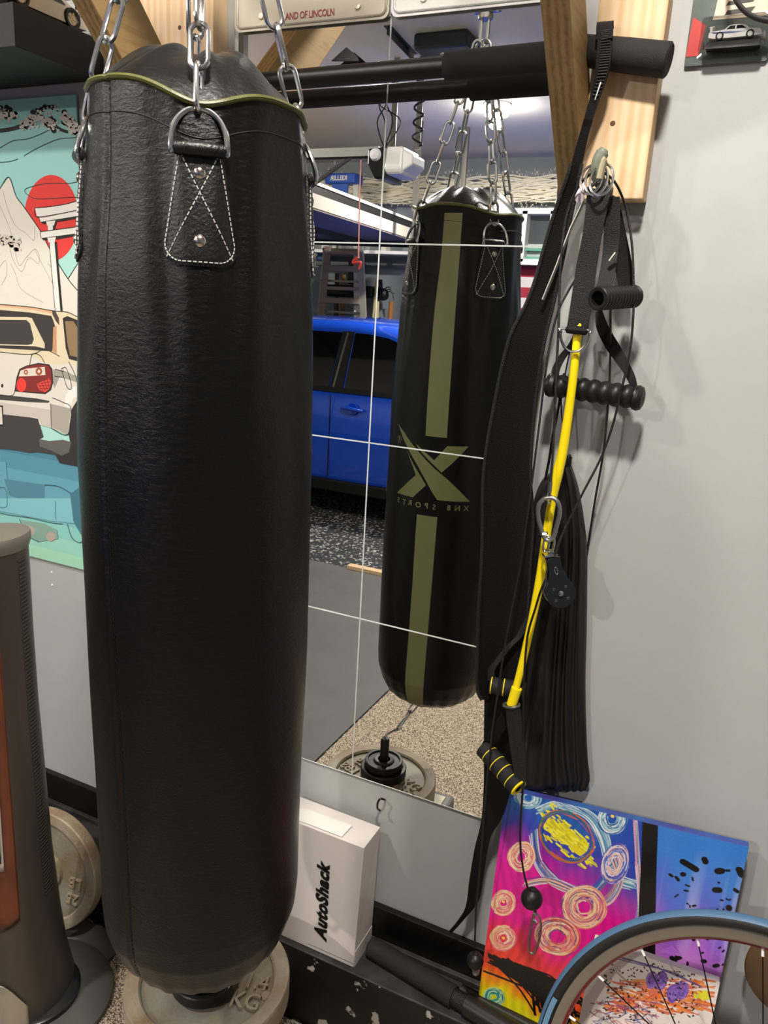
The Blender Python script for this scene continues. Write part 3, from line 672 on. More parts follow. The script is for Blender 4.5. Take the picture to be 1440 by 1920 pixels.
def side(off,mt,nm):
    ctr=cc+ax*off; tdir=(topc-cc); td=V(tdir.dot(ux),tdir.dot(uz),0); tl=td.length; td.normalize(); nd=V(-td.y,td.x,0)
    pts=[]
    for k in range(25):
        q=math.radians(-125+250*k/24); w=-td*math.cos(q)+nd*math.sin(q); pts.append((w.x*.0235,w.y*.0235))
    for (l,w) in ((.38,.0150),(.62,.0105),(.85,.0098),(.97,.0110)): e=td*(tl*l)+nd*w; pts.append((e.x,e.y))
    for (l,w) in ((.97,-.0110),(.85,-.0098),(.62,-.0105),(.38,-.0150)): e=td*(tl*l)+nd*w; pts.append((e.x,e.y))
    MB().prism([ctr+ux*a+uz*b for a,b in pts],-ax*.0016).build(nm,mt,pu,smooth=False,bev=.0004)
    return ctr,td,nd,tl
ctr,td,nd,tl=side(.0095,M_bk:=mat('pulley_black','#141619',.3,coat=.3),'front_plate'); side(-.0080,M_chrome,'rear_plate')
MB().lathe(cc-ax*.007,ax,[(.003,0),(.0225,0),(.0225,.002),(.017,.0045),(.017,.0095),(.0225,.012),(.0225,.014),(.003,.014)],40).build('wheel',M_rubber,pu)
MB().lathe(ctr,ax,[(.0045,0),(.0045,.0012),(.003,.0032),(.0001,.0036)],20).build('axle_bolt',M_chrome,pu)
for k in range(4):
    q=PI/4+k*PI/2; w=td*math.cos(q)+nd*math.sin(q); MB().lathe(ctr+(ux*w.x+uz*w.y)*.0135,ax,[(.0012,.0004),(.0022,.0006),(.0024,.0001)],12).build('hole_rim',M_steel,pu)
w=td*(tl*.63); o_=ctr+ux*w.x+uz*w.y; dd=(ux*td.x+uz*td.y)
MB().tube([o_+dd*(.006*math.cos(q))+ (ux*nd.x+uz*nd.y)*(.0022*math.sin(q))+ax*.0003 for q in [2*PI*k/20 for k in range(20)]],.0007,6,closed=True).build('slot_rim',M_steel,pu)
e=topc-ax*.0; MB().hexa([e+ax*.0095+ux*.012-uz*.003,e+ax*.0095-ux*.012-uz*.003,e-ax*.0095-ux*.012-uz*.003,e-ax*.0095+ux*.012-uz*.003],[e+ax*.0095+ux*.012+uz*.0,e+ax*.0095-ux*.012,e-ax*.0095-ux*.012,e-ax*.0095+ux*.012]).build('top_bridge',M_chrome,pu,smooth=False,bev=.0006)
MB().lathe(e,(0,0,1),[(.0055,-.001),(.0055,.006),(.003,.008),(.0001,.0085)],6).build('swivel_nut',M_chrome,pu)
# --- pulley cable with its two stopper balls
M_cab=mat('coated_cable','#111112',.3,bump=.6,bscale=900)
pc=thing('pulley_cable','thin black coated cable looping from hook to pulley, a rubber ball at each end','cable',tuple(P(1000,1680,-.1)))
left=[(890,1778,-.105),(893,1700,-.105),(902,1600,-.107),(910,1500,-.112),(920,1400,-.117),(933,1300,-.108),(946,1215,-.102),(962,1130,-.095),(976,1060,-.09),(990,960,-.085),(1003,860,-.08),(1013,780,-.075),(1024,690,-.075),(1034,630,-.072),(1048,580,-.07),(1066,545,-.065),(1085,510,-.065),(1110,430,-.068),(1122,345,-.088),(1130,325,-.095),(1150,338,-.085),(1165,365,-.07),(1176,400,-.062),(1185,460,-.065),(1188,530,-.070),(1187,600,-.078),(1180,665,-.080),(1163,740,-.078),(1148,800,-.075),(1126,860,-.078),(1095,920,-.086),(1062,985,-.095),(1044,1030,-.105),(1040,1062,-.11)]
cable(MB(),left,None,.0018).build('long_run',M_cab,pc)
right=[(1036,1068,-.112),(1024,1085,-.112),(1014,1108,-.112),(1004,1140,-.11),(988,1200,-.105),(982,1300,-.102),(981,1400,-.100),(980,1480,-.105),(976,1540,-.108),(976,1590,-.11),(982,1635,-.11),(990,1666,-.112)]
cable(MB(),right,None,.0019).build('short_run',M_cab,pc)
def ball(c,r,nm='stopper_ball'):
    prof=[(.0001,-r)]+[(r*math.sin(q),-r*math.cos(q)) for q in [PI*k/20 for k in range(1,20)]]
    prof=prof[:-2]+[(r*.33,r*.96),(r*.30,r*1.12),(r*.16,r*1.18),(.0001,r*1.18)]
    return MB().lathe(c,(0,0,1),prof,32).build(nm,M_rubber,pc)
ball(P(891,1801,-.105),.0160); ball(P(997,1685,-.112),.0192)
MB().lathe(P(892,1822,-.105),(0,0,1),[(.0001,-.004),(.006,-.004),(.0075,.004),(.003,.006)],16).build('ferrule',mat('clear_ferrule','#8f8c88',.3,.4),pc)
mbx=MB(); mbx.tube(smooth_path(pp([(1003,1712,-.113),(1012,1722,-.113),(1014,1745,-.113),(1007,1775,-.113),(999,1788,-.113),(992,1780,-.113),(994,1750,-.113),(999,1722,-.113)]),5,closed=True),.0022,8,closed=True); mbx.build('snap_hook',M_steel,pc)
MB().tube(pp([(1003,1708,-.113),(1000,1722,-.110),(1006,1732,-.116)]),.0032,10).build('snap_eye',M_chrome,pc)
# --- hanger cable holding the carabiner
hc=thing('hanger_cable','short black cable loop with metal crimp that holds the pear-shaped carabiner','cable',tuple(P(1030,900,-.1)))
hp=[(1029,934,-.112),(1032,905,-.11),(1036,860,-.105),(1040,780,-.102),(1043,700,-.10),(1047,620,-.097),(1049,540,-.09),(1053,470,-.088),(1060,415,-.088),(1072,375,-.09),(1088,345,-.095),(1110,325,-.10),(1130,322,-.102)]
cable(MB(),hp,None,.0020).build('front_run',M_cab,hc)
cable(MB(),[(1130,322,-.09),(1142,340,-.07),(1146,420,-.055),(1145,560,-.05),(1144,680,-.045),(1140,760,-.045),(1131,850,-.04),(1117,930,-.020),(1106,1000,-.008),(1098,1050,-.004),(1088,1100,-.004)],None,.0018).build('rear_run',M_cab,hc)
MB().tube(pp([(1032,903,-.111),(1030,924,-.112)]),.0035,10).build('crimp',M_steel,hc)
MB().tube(smooth_path(pp([(1027,926,-.112),(1026,940,-.112),(1031,943,-.112),(1034,930,-.112)]),4,closed=True),.0012,8,closed=True).build('thimble',M_chrome,hc)
# --- thin metal rod between belt and cables
MB_=MB().tube(pp([(1018,562,-.066),(1044,498,-.066),(1070,428,-.066),(1094,378,-.066)]),.0026,10)
tag(MB_.build('metal_rod',M_steel),'thin bare metal rod slanting across the black belt below the lavender cap','rod')
tag(MB().tube(pp([(1143,490,-.10),(1155,474,-.10)]),.0030,10).build('metal_pin',M_steel),'short metal pin sticking out right of the wide nylon strap','pin')
# small black wire hook in the wall
wh=MB(); wh.tube(smooth_path(pp([(722,1500,.002),(720,1499,-.012),(713,1498,-.020),(708,1506,-.022),(708,1516,-.022),(713,1520,-.024)]),5),.0022,8)
tag(wh.build('wire_hook',M_black),'tiny black wire hook in the grey wall under the mirrors','hook')
# ================================================================ WEIGHTS UNDER THE BAG
M_iron=mat('worn_cast_iron','#98958a',.5,.2,bump=.5,bscale=120,c2='#77674a',var=.35,vscale=7)
M_irim=mat('worn_rim_iron','#b5ad9a',.55,.15,bump=.7,bscale=160,c2='#8b7150',var=.35,vscale=9)
def weight_plate(name,label,c,ax,up,R,Tk,texts,group):
    "plate centred on its face c, face normal ax"
    ax=Vector(ax).normalized(); up=(Vector(up)-ax*Vector(up).dot(ax)).normalized(); rt=up.cross(ax)
    t=thing(name,label,'weight plate',tuple(c),group)
    MB().lathe(c,ax,[(R*.80,-.006),(R*.825,-.001),(R*.86,0),(R*.985,0),(R,-.003),(R,-Tk+.004),(R*.98,-Tk),(R*.86,-Tk),(R*.80,-Tk+.006)],96).build('rim',M_irim,t)
    MB().lathe(c,ax,[(.0255,-.004),(.027,-.0015),(.044,-.0015),(.047,-.009),(R*.81,-.009),(R*.81,-Tk+.009),(.045,-Tk+.009),(.0255,-Tk+.004),(.0255,-.004)],96).build('web',M_iron,t)
    for txt,x,y,s,rot in texts:
        k=MB(); xr=rt*math.cos(rot)+up*math.sin(rot); yr=up*math.cos(rot)-rt*math.sin(rot)
        vs,fs=text_tris(txt,s,extrude=.0035,bold=.0006)
        o=Vector(c)+rt*x+up*y-ax*.008
        k.add([o+xr*v.x+yr*v.y+ax*v.z for v in vs],fs); k.build('raised_lettering',M_irim,t,smooth=False)
    return t
PCx,PCy,PZt=-.093,-.361,.327
face=V(0,0,1)
# text baseline runs roughly away from the camera's left
upd=V(-.10,1,0)
weight_plate('weight_plate','large worn iron weight plate lying flat under the punching bag foot',V(PCx,PCy,PZt),(0,0,1),upd,.1475,.046,
  [],None)
wp0=bpy.data.objects['weight_plate']; cw0=V(PCx,PCy,PZt)
xd=(PZ(500,1850,.319)-PZ(450,1841,.319)).normalized(); yd=V(-xd.y,xd.x,0)
for txt,(u,v),s in (('11.4',(472,1843),.044),('KG',(460,1880),.046)):
    c=PZ(u,v,.319); 
    for sg,tt in ((1,txt),(-1,{'11.4':'25','KG':'LBS'}[txt])):
        vs,fs=text_tris(tt,s if sg>0 else s*.9,extrude=.0035,bold=.0004); o=c if sg>0 else cw0*2-c; o=V(o.x,o.y,.3195)
        k=MB(); k.add([o+xd*(sg*v_.x*.85)+yd*(sg*v_.y)+V(0,0,v_.z) for v_ in vs],fs); k.build('raised_lettering',M_irim,wp0,smooth=False)
MB_=MB().lathe(V(PCx+.112,PCy+.02,PZt-.008),(0,0,1),[(.0001,.003),(.008,.003),(.010,0)],20); tagp=MB_.build('maker_badge',M_irim,bpy.data.objects['weight_plate'])
M_bp=mat('black_iron','#161616',.4,.2,bump=.3,bscale=150)
def small_plate(R,z0,Tk,label,x=-.090,y=-.372):
    t=thing('small_weight_plate',label,'weight plate',(x,y,z0),'small black plates on the loading pin')
    c=V(x,y,z0+Tk)
    MB().lathe(c,(0,0,1),[(R*.82,-.004),(R*.85,0),(R*.97,0),(R,-.002),(R,-Tk+.002),(R*.97,-Tk),(.016,-Tk),(.016,0),(.026,0),(.028,-.004),(R*.82,-.004)],64).build('disc',M_bp,t)
    k=MB(); n=5
    for s in range(n):
        q=2*PI*s/n; 
    MB().lathe(c,(0,0,1),[(.0165,.001),(.024,.0015),(.026,-.001)],40).build('hub_ring',M_bp,t)
small_plate(.0605,PZt-.001,.022,'wider black plate of the two small ones beneath the loading pin')
small_plate(.0500,PZt+.0212,.020,'narrower black plate, topmost on the loading pin under the bag')
lp=thing('loading_pin','black loading pin standing through the small plates, hooked to the bag by steel rings','loading pin',(-.09,-.372,PZt))
MB().lathe(V(-.09,-.372,PZt+.0),(0,0,1),[(.0001,0),(.0115,0),(.0115,.098),(.009,.103),(.0001,.104)],24).build('post',mat('black_rubber','#161617',.45),lp)
pt=V(-.09,-.372,PZt+.098); bb=V(-.035,-.44,.512)
mbx=MB(); mbx.tube(smooth_path([pt+V(0,0,-.004),pt+V(.0,-.002,.012),pt+V(.016,-.02,.022),pt+V(.03,-.034,.026)],5),.003,10); mbx.build('hook',M_chrome,lp)
c0=thing('snap_link','steel snap link between the bag bottom and the loading pin','snap link',tuple(bb))
link_mb(pt+V(.022,-.026,.024),bb+V(-.012,.015,-.018),.4,.0026,.009).build('body',M_chrome,c0,fix=False)
link_mb(bb+V(-.013,.016,-.019),bb+V(0,0,.004),1.9,.0024,.007).build('eye',M_chrome,c0,fix=False)
M_sc=mat('grey_scale_plastic','#6d6d68',.5); 
sc=thing('grey_stand','low grey plastic box with a pale label window, carrying the weight plate','stand',(-.06,-.405,0))
MB().box((-.055,-.405,.138),(.29,.09,.265)).build('case',M_sc,sc,smooth=False,bev=.008)
MB().box((.045,-.405,.2715),(.05,.055,.004)).build('label_window',mat('pale_label','#d9d2a8',.4,c2='#b9b184',var=.2,vscale=60),sc,smooth=False,bev=.001)
# plate leaning against the curb behind the fan
pr=P(180,1604,-.165); 
weight_plate('weight_plate','rusty iron weight plate leaning on the black curb behind the tower fan',V(pr.x-.150,-.185,.165),(.10,-1,.16),(-.05,0,-1),.1475,.034,
  [('25',-.082,.044,.036,0),('LB',-.086,.002,.036,0)],None)
# ================================================================ WHITE BOX
M_box=mat('white_box_card','#d5cdc8',.38,bump=.08,bscale=30)
bx=thing('parts_box','white cardboard parts box standing on the ledge with bold black lettering','box',(-.03,-.06,CH))
yb,yf=-.014,-.098; x1b=.074; x0b=-.125; zt=.481
MB().hexa([V(x0b,yf,CH+.001),V(x1b,yf,CH+.001),V(x1b,yb,CH+.001),V(x0b,yb,CH+.001)],[V(x0b,yf,zt+.006),V(x1b+.009,yf,zt+.004),V(x1b+.005,yb,zt-.004),V(x0b,yb,zt-.0)]).build('carton',M_box,bx,smooth=False,bev=.0012)
mbx=MB(); put_text(mbx,'AutoShack',V(-.004,yf-.0012,CH+.130),(0,0,1),(-1,0,0),.0385,shear=.25,bold=.0020,spacing=1.10); mbx.build('lettering',mat('box_ink','#0c0c0c',.5),bx,smooth=False)
MB().box((.02,yf-.0003,CH+.012),(.108,.0012,.0008)).build('bottom_fold',mat('fold_line','#8d8883',.6),bx,smooth=False)
MB().hexa([V(x1b+.0012,yf+.002,CH+.040),V(x1b+.0012,yb-.002,CH+.040),V(x1b+.0009,yb-.002,CH+.0),V(x1b+.0009,yf+.002,CH+.0)],[V(x1b+.002,yf+.002,CH+.040),V(x1b+.002,yb-.002,CH+.040),V(x1b+.0016,yb-.002,CH+.0),V(x1b+.0016,yf+.002,CH+.0)]).build('side_flap',M_box,bx,smooth=False)
MB().hexa([V(-.09,yf+.006,zt+.0062),V(.03,yf+.006,zt+.0055),V(.03,yf+.05,zt+.0028),V(-.09,yf+.05,zt+.003)],[V(-.09,yf+.006,zt+.0067),V(.03,yf+.006,zt+.006),V(.03,yf+.05,zt+.0034),V(-.09,yf+.05,zt+.0036)]).build('clear_tape',mat('clear_tape','#e2dfda',.12,bump=.6,bscale=80),bx,smooth=False)
tag(MB().box((-.08,-.03,CH+.14),(.004,.03,.27)).build('divider_card',mat('dark_card','#38332f',.6),smooth=False),'thin dark card edge tucked behind the left of the white box','card') if False else None
# ================================================================ BLACK BAR ON THE LEDGE
lb=thing('ledge_bar','black steel bar with foam grip lying along the painted ledge','bar',tuple(PZ(800,1840,.21)))
a_=PZ(697,1775,.212); b_=PZ(850,1868,.212); d_=(b_-a_).normalized(); c_=a_+d_*.62
MB().tube([a_-d_*.006,a_,a_+d_*.2],[.013,.0205,.0205],24).build('foam_grip',M_foam2,lb)
MB().tube([a_+d_*.195,a_+d_*.232],.0165,24).build('bare_tube',mat('hammered_black','#232323',.3,.3,bump=1,bscale=500),lb)
MB().tube([a_+d_*.228,c_],.0205,24).build('outer_sleeve',M_bar,lb)
MB().tube([a_+d_*.205+V(0,.028,-.006),a_+d_*.40+V(0,.040,-.006)],.012,16).build('side_strut',M_bar,lb)
# ================================================================ TOWER FAN
FX,FY=-.575,-.345
M_fan=mat('taupe_fan_plastic','#4d463f',.35,.35); M_fbase=mat('fan_base_plastic','#56544f',.38,.2,bump=.05,bscale=400)
fn=thing('tower_fan','taupe plastic tower fan with a burl wood panel, at the left edge','fan',(FX,FY,.004))
MB().lathe((FX,FY,0),(0,0,1),[(.0001,.005),(.160,.005),(.163,.010),(.161,.016),(.150,.021),(.100,.026),(.0001,.027)],96).build('base_disc',M_fbase,fn)
MB().lathe((FX,FY,0),(0,0,1),[(.0001,.026),(.094,.026),(.094,.036),(.088,.040),(.0001,.040)],72).build('swivel_ring',M_bk,fn)
# column: section is a rounded body, slimmer above, flaring to the foot
fwd=math.radians(-72)   # the way the wooden panel looks
def colr(z): return float(np.interp(z,[.04,.12,.21,.38,.56,.72,.88,1.0,1.08],[.088,.076,.069,.060,.056,.052,.051,.052,.052]))
def colp(th,z,off=0):
    r=colr(z)+off; e=adiff(th,fwd); q=V(math.cos(e)*r*(1.25),math.sin(e)*r*1.0,0); c=math.cos(fwd);s=math.sin(fwd)
    return V(FX-.018+q.x*c-q.y*s,FY+.0+q.x*s+q.y*c,z)
mb=MB(); n=96; zz=[.038+ (1.050-.038)*k/60 for k in range(61)]
for z in zz:
    for k in range(n): mb.v.append(colp(2*PI*k/n,z))
mb.f=[(i*n+k,i*n+(k+1)%n,(i+1)*n+(k+1)%n,(i+1)*n+k) for i in range(60) for k in range(n)]+[tuple(reversed(range(n)))]; mb.m=[0]*len(mb.f)
mb.build('housing',M_fan,fn,fix=False)
mb=MB()
for z,o in ((1.046,.001),(1.060,.005),(1.070,.005),(1.075,.003)):
    for k in range(n): mb.v.append(colp(2*PI*k/n,z,o))
mb.f=[(i*n+k,i*n+(k+1)%n,(i+1)*n+(k+1)%n,(i+1)*n+k) for i in range(3) for k in range(n)]+[tuple(3*n+k for k in range(n))]; mb.m=[0]*len(mb.f)
mb.build('top_lid',mat('fan_lid','#7a746b',.4,.2),fn,fix=False)
def panel(z0f,z1f,a0,a1,off,nm,mt,nz=40):
    mb=MB(); na=24
    for i in range(nz+1):
        for k in range(na+1):
            a=a0+(a1-a0)*k/na; z=z0f(a)+(z1f(a)-z0f(a))*i/nz; mb.v.append(colp(a,z,off))
    mb.f=[(i*(na+1)+k,i*(na+1)+k+1,(i+1)*(na+1)+k+1,(i+1)*(na+1)+k) for i in range(nz) for k in range(na)]; mb.m=[0]*len(mb.f)
    o=mb.build(nm,mt,fn); m_=o.modifiers.new('s','SOLIDIFY'); m_.thickness=.002; m_.offset=1; return o
M_burl=mat('burl_wood','#6e3114',.28,c2='#3d1707',var=.5,vscale=11,coat=.5)
hw=.62
panel(lambda a:.28-.02*math.cos(adiff(a,fwd)*2.5),lambda a:1.02,fwd-hw,fwd+hw,.001,'wood_panel',M_burl)
panel(lambda a:.40,lambda a:1.0,fwd-.30,fwd+.30,.004,'trim_frame',mat('silver_trim','#c3beb4',.35,.3))
panel(lambda a:.42,lambda a:.98,fwd-.24,fwd+.24,.0065,'grille',mat('fan_grille','#0f0f10',.5,bump=1,bscale=300))
panel(lambda a:.045,lambda a:.075+.065*max(0,math.cos(adiff(a,fwd)*2.2)),fwd-.66,fwd+.66,.004,'foot_shield',mat('champagne_shield','#a59d8c',.3,.5))
gr=MB()
for k in range(92):
    z=.30+k*.0080; gr.tube([colp(math.radians(6+q*6),z+q*.0005,.0014) for q in range(4)],.0011,4)
gr.build('side_grille_fins',mat('fan_fin','#2e2a27',.5),fn)
# ================================================================ FLOATING SHELF AND TOY CAR
M_shelf=mat('black_shelf','#1a1917',.6,bump=.1,bscale=200)
tag(MB().box(((-.625-1.35)/2,-.104,1.957),(.725,.208,.070)).build('floating_shelf',M_shelf,smooth=False,bev=.0015),'black floating shelf on the wall, holding the white toy sports car','shelf')
SZ=1.9922
def toy_car(name,label,origin,xd,yd,Lc,Wc,Hc,prof,wins,wheels,wr,mbody,extra,cat='toy car',group=None,mrim=None):
    "side profile in units of length/height extruded to width with tucked cabin"
    t=thing(name,label,cat,tuple(origin),group); xd=Vector(xd);yd=Vector(yd);z=V(0,0,1)
    def T(x,w,h): return Vector(origin)+xd*(x*Lc)+yd*(w*Wc/2)+z*(h*Hc)
    mb=MB(); n=len(prof)
    def inset(h): return 1.0-(.24*max(0,(h-.52)/.48))-(.06*max(0,(.25-h)/.25))
    cols=[(-1),(-.93),(0),(.93),(1)]
    for c in cols:
        for (x,h) in prof:
            s=inset(h); k=1 if abs(c)<.99 else .985
            mb.v.append(T(.5+(x-.5)*(k),c*s,h if abs(c)<.99 else h*.985+.005))
    for i in range(len(cols)-1):
        for k in range(n): mb.f.append((i*n+k,i*n+(k+1)%n,(i+1)*n+(k+1)%n,(i+1)*n+k))
    mb.f.append(tuple(range(n))); mb.f.append(tuple(reversed(range((len(cols)-1)*n,len(cols)*n)))); mb.m=[0]*len(mb.f)
    mb.build('body',mbody,t,ang=30)
    for side_ in (-1,1):
        for nm,w,mm in wins:
            MB().prism([T(x,side_*(inset(h)+.012),h) for x,h in w],yd*(-side_*.0015)).build(nm,mm,t,smooth=False)
        for wx in wheels:
            c=T(wx,side_*.93,wr/Hc*1.0)
            MB().lathe(c,yd*side_,[(wr*.62,-.004),(wr*.62,.0018*Lc/.1),(wr*.70,.0026*Lc/.1),(wr*.94,.0026*Lc/.1),(wr,.0014*Lc/.1),(wr,-.008*Lc/.1),(wr*.6,-.008*Lc/.1)],28).build('tyre',M_rubber,t)
            rim=MB(); rim.lathe(c,yd*side_,[(.0001,.0008*Lc/.1),(wr*.14,.0012*Lc/.1),(wr*.16,-.0006*Lc/.1),(wr*.18,-.001*Lc/.1)],16)
            rim.lathe(c,yd*side_,[(wr*.56,.001*Lc/.1),(wr*.66,.0022*Lc/.1),(wr*.70,.0016*Lc/.1)],28)
            for s in range(5):
                q=2*PI*s/5; dd=xd*math.cos(q)+z*math.sin(q); ee=xd*(-math.sin(q))+z*math.cos(q)
                rim.hexa([c+dd*wr*.1+ee*wr*.10,c+dd*wr*.1-ee*wr*.10,c+dd*wr*.62-ee*wr*.07,c+dd*wr*.62+ee*wr*.07],[p+yd*side_*.0012*Lc/.1 for p in (c+dd*wr*.1+ee*wr*.10,c+dd*wr*.1-ee*wr*.10,c+dd*wr*.62-ee*wr*.07,c+dd*wr*.62+ee*wr*.07)])
            rim.build('wheel_rim',mrim or M_chrome,t,smooth=False)
    extra(t,T); return t
prof=[(0,.18),(.02,.42),(.10,.50),(.24,.58),(.33,.62),(.45,.93),(.55,1.0),(.66,.97),(.80,.72),(.93,.66),(.985,.60),(1.0,.30),(.985,.16),(.90,.14),(.50,.13),(.1,.13)]
M_tw=mat('toy_white','#d8cdbc',.3,coat=.4); M_glass=mat('toy_window','#141312',.15)
def ex1(t,T):
    mb=MB(); mb.prism([T(.90,-.95,1.16),T(1.0,-.95,1.19),T(1.0,-.95,1.24),T(.90,-.95,1.20)],T(0,1.9,0)-T(0,0,0)); mb.build('wing_blade',M_bk,t,smooth=False)
    for s in (-.6,.6): MB().prism([T(.90,s,.66),T(.95,s,.66),T(.99,s,1.19),T(.93,s,1.17)],T(0,.05,0)-T(0,0,0)).build('wing_strut',M_bk,t,smooth=False)
    for s in (-1,1): MB().prism([T(.86,s*1.0,1.30),T(.90,s*1.0,1.04),T(1.0,s*1.0,1.00),T(1.02,s*1.0,1.28)],T(0,.03*s,0)-T(0,0,0)).build('wing_end_plate',M_bk,t,smooth=False)
    k=MB(); a=T(.905,1.035,.54); put_text(k,'JDM',a,(T(1,0,0)-T(0,0,0)),(0,0,1),.013,shear=.3); k.build('side_lettering',M_bk,t,smooth=False)
a_=P(40,8,-.075); b_=P(163,62,-.03)
# the car stands parallel to the wall, tail toward the shelf end
toy_car('toy_sports_car','white toy sports car with black rear wing, standing on the black shelf',(-.676,-.212,SZ),(0,1,0),(1,0,0),.186,.080,.056,prof,
  [('side_window',[(.36,.64),(.46,.90),(.56,.94),(.64,.90),(.72,.66)],M_glass)],(.17,.79),.0185,M_tw,ex1,mrim=mat('bronze_rim','#b59a75',.25,.9))
# ================================================================ BLISTER PACKS
M_clear=mat('clear_blister','#ffffff',.06,trans=1,ior=1.25)
def blister(x0,z0,label,withcar):
    W_,H_=.107,.165; t=thing('toy_blister_pack',label,'toy pack',(x0+W_/2,0,z0),None)
    mb=MB(); mb.prism([V(x,-.001,z) for x,z in rrect(x0,x0+W_,z0,z0+H_,.003)],(0,-.001,0)); mb.build('card',mat('card_grey_green','#5c655c',.35,c2='#38423e',var=.3,vscale=14),t,smooth=False)
    MB().prism([V(x0+.0005,-.0024,z0+.012),V(x0+.018,-.0024,z0+.012),V(x0+.022,-.0024,z0+.05),V(x0+.003,-.0024,z0+.062)],(0,-.0002,0)).build('red_print',mat('card_red','#b0332e',.35),t,smooth=False)
    MB().prism([V(x0+.030,-.0024,z0+.054),V(x0+.100,-.0024,z0+.054),V(x0+.100,-.0024,z0+.100),V(x0+.034,-.0024,z0+.100)],(0,-.0002,0)).build('beige_print',mat('card_beige','#cdbda6',.35),t,smooth=False)
    for zz_,h in ((.060,.006),(.072,.005),(.084,.007)):
        MB().prism([V(x0+.044,-.0028,z0+zz_),V(x0+.078,-.0028,z0+zz_+.002),V(x0+.082,-.0028,z0+zz_+h+.002),V(x0+.047,-.0028,z0+zz_+h)],(0,-.0002,0)).build('dark_print',mat('card_dark','#34322c',.35),t,smooth=False)
    k=MB(); put_text(k,'VOLKSWAGEN JETTA MK3',V(x0+.068,-.0026,z0+.0085),(1,0,0),(0,0,1),.0052,bold=.0001); k.build('model_lettering',mat('card_ink','#26241f',.5),t,smooth=False)
    # bubble
    bmx=MB(); ox,oz,bw,bh,bd=x0+.022,z0+.012,.080,.044,.027
    fr=[V(x,-.003,z) for x,z in rrect(ox-.006,ox+bw+.004,oz-.005,oz+bh+.005,.004,3)]; f2=[V(x,-.004,z) for x,z in rrect(ox,ox+bw,oz,oz+bh,.004,3)]; f3=[V(x,-bd,z) for x,z in rrect(ox+.003,ox+bw-.003,oz+.003,oz+bh-.003,.004,3)]
    n_=len(fr); bmx.add(fr+f2+f3,[(i,(i+1)%n_,n_+(i+1)%n_,n_+i) for i in range(n_)]+[(n_+i,n_+(i+1)%n_,2*n_+(i+1)%n_,2*n_+i) for i in range(n_)]+[tuple(2*n_+i for i in range(n_))])
    bmx.build('bubble',M_clear,t,smooth=False,bev=.001)
    MB().box((ox+bw/2,-.014,oz+.007),(bw*.86,.014,.008)).build('car_tray',mat('tray_black','#1d1f1b',.3),t,smooth=False,bev=.001)
    return t,ox,oz
bt_,ox,oz=blister(.468,1.8735,'carded toy pack with a beige and red card on the wall, upper right corner',True)
prof2=[(0,.22),(.0,.52),(.04,.62),(.22,.66),(.30,.70),(.38,.96),(.45,1.0),(.60,1.0),(.68,.94),(.78,.68),(.96,.60),(1.0,.50),(1.0,.18),(.5,.12),(.1,.12)]
M_tb=mat('toy_blue','#5566a8',.35)
def ex2(t,T):
    for s in (-1,1):
        MB().prism([T(.04,s*1.02,.56),T(.55,s*1.02,.50),T(.80,s*1.02,.54),T(.50,s*1.02,.44),T(.1,s*1.02,.46)],T(0,.02*s,0)-T(0,0,0)).build('side_stripe',M_tb,t,smooth=False)
    MB().prism([T(.0,-.8,.90),T(.10,-.8,.94),T(.10,-.8,.98),T(.0,-.8,.96)],T(0,1.6,0)-T(0,0,0)).build('rear_wing',M_tw2,t,smooth=False)
    MB().prism([T(.02,-.8,.60),T(.06,-.8,.60),T(.06,-.8,.93),T(.02,-.8,.93)],T(0,1.6,0)-T(0,0,0)).build('wing_post',M_tw2,t,smooth=False)
M_tw2=mat('toy_bright_white','#efeee6',.3,coat=.3)
tc2=toy_car('toy_rally_car','tiny white toy car with blue side stripe inside the clear blister','',(1,0,0),(0,-1,0),1,1,1,[],[],(),1,M_tw2,lambda a,b:None) if False else toy_car('toy_rally_car','tiny white toy car with blue side stripe inside the clear blister',(ox+.007,-.013,oz+.0115),(1,0,0),(0,-1,0),.066,.021,.0185,prof2,
  [('side_window',[(.33,.68),(.40,.92),(.50,.93),(.50,.68)],M_glass),('side_window',[(.52,.68),(.52,.93),(.62,.92),(.72,.68)],M_glass)],(.22,.80),.0052,M_tw2,ex2,mrim=M_white)
# rounded dark frame overlapping the top of the pack (steering-wheel shaped hoop out of frame)
hp=MB(); c=P(1478,-72,-.035)
hp.tube([c+V(.068*math.cos(q),0,.068*math.sin(q)) for q in [2*PI*k/60 for k in range(60)]],.0055,12,closed=True,flat=.6); 
tag(hp.build('wall_hoop',mat('dark_hoop','#3a3836',.45)),'dark rounded hoop on the wall overlapping the toy pack, top right corner','hoop')
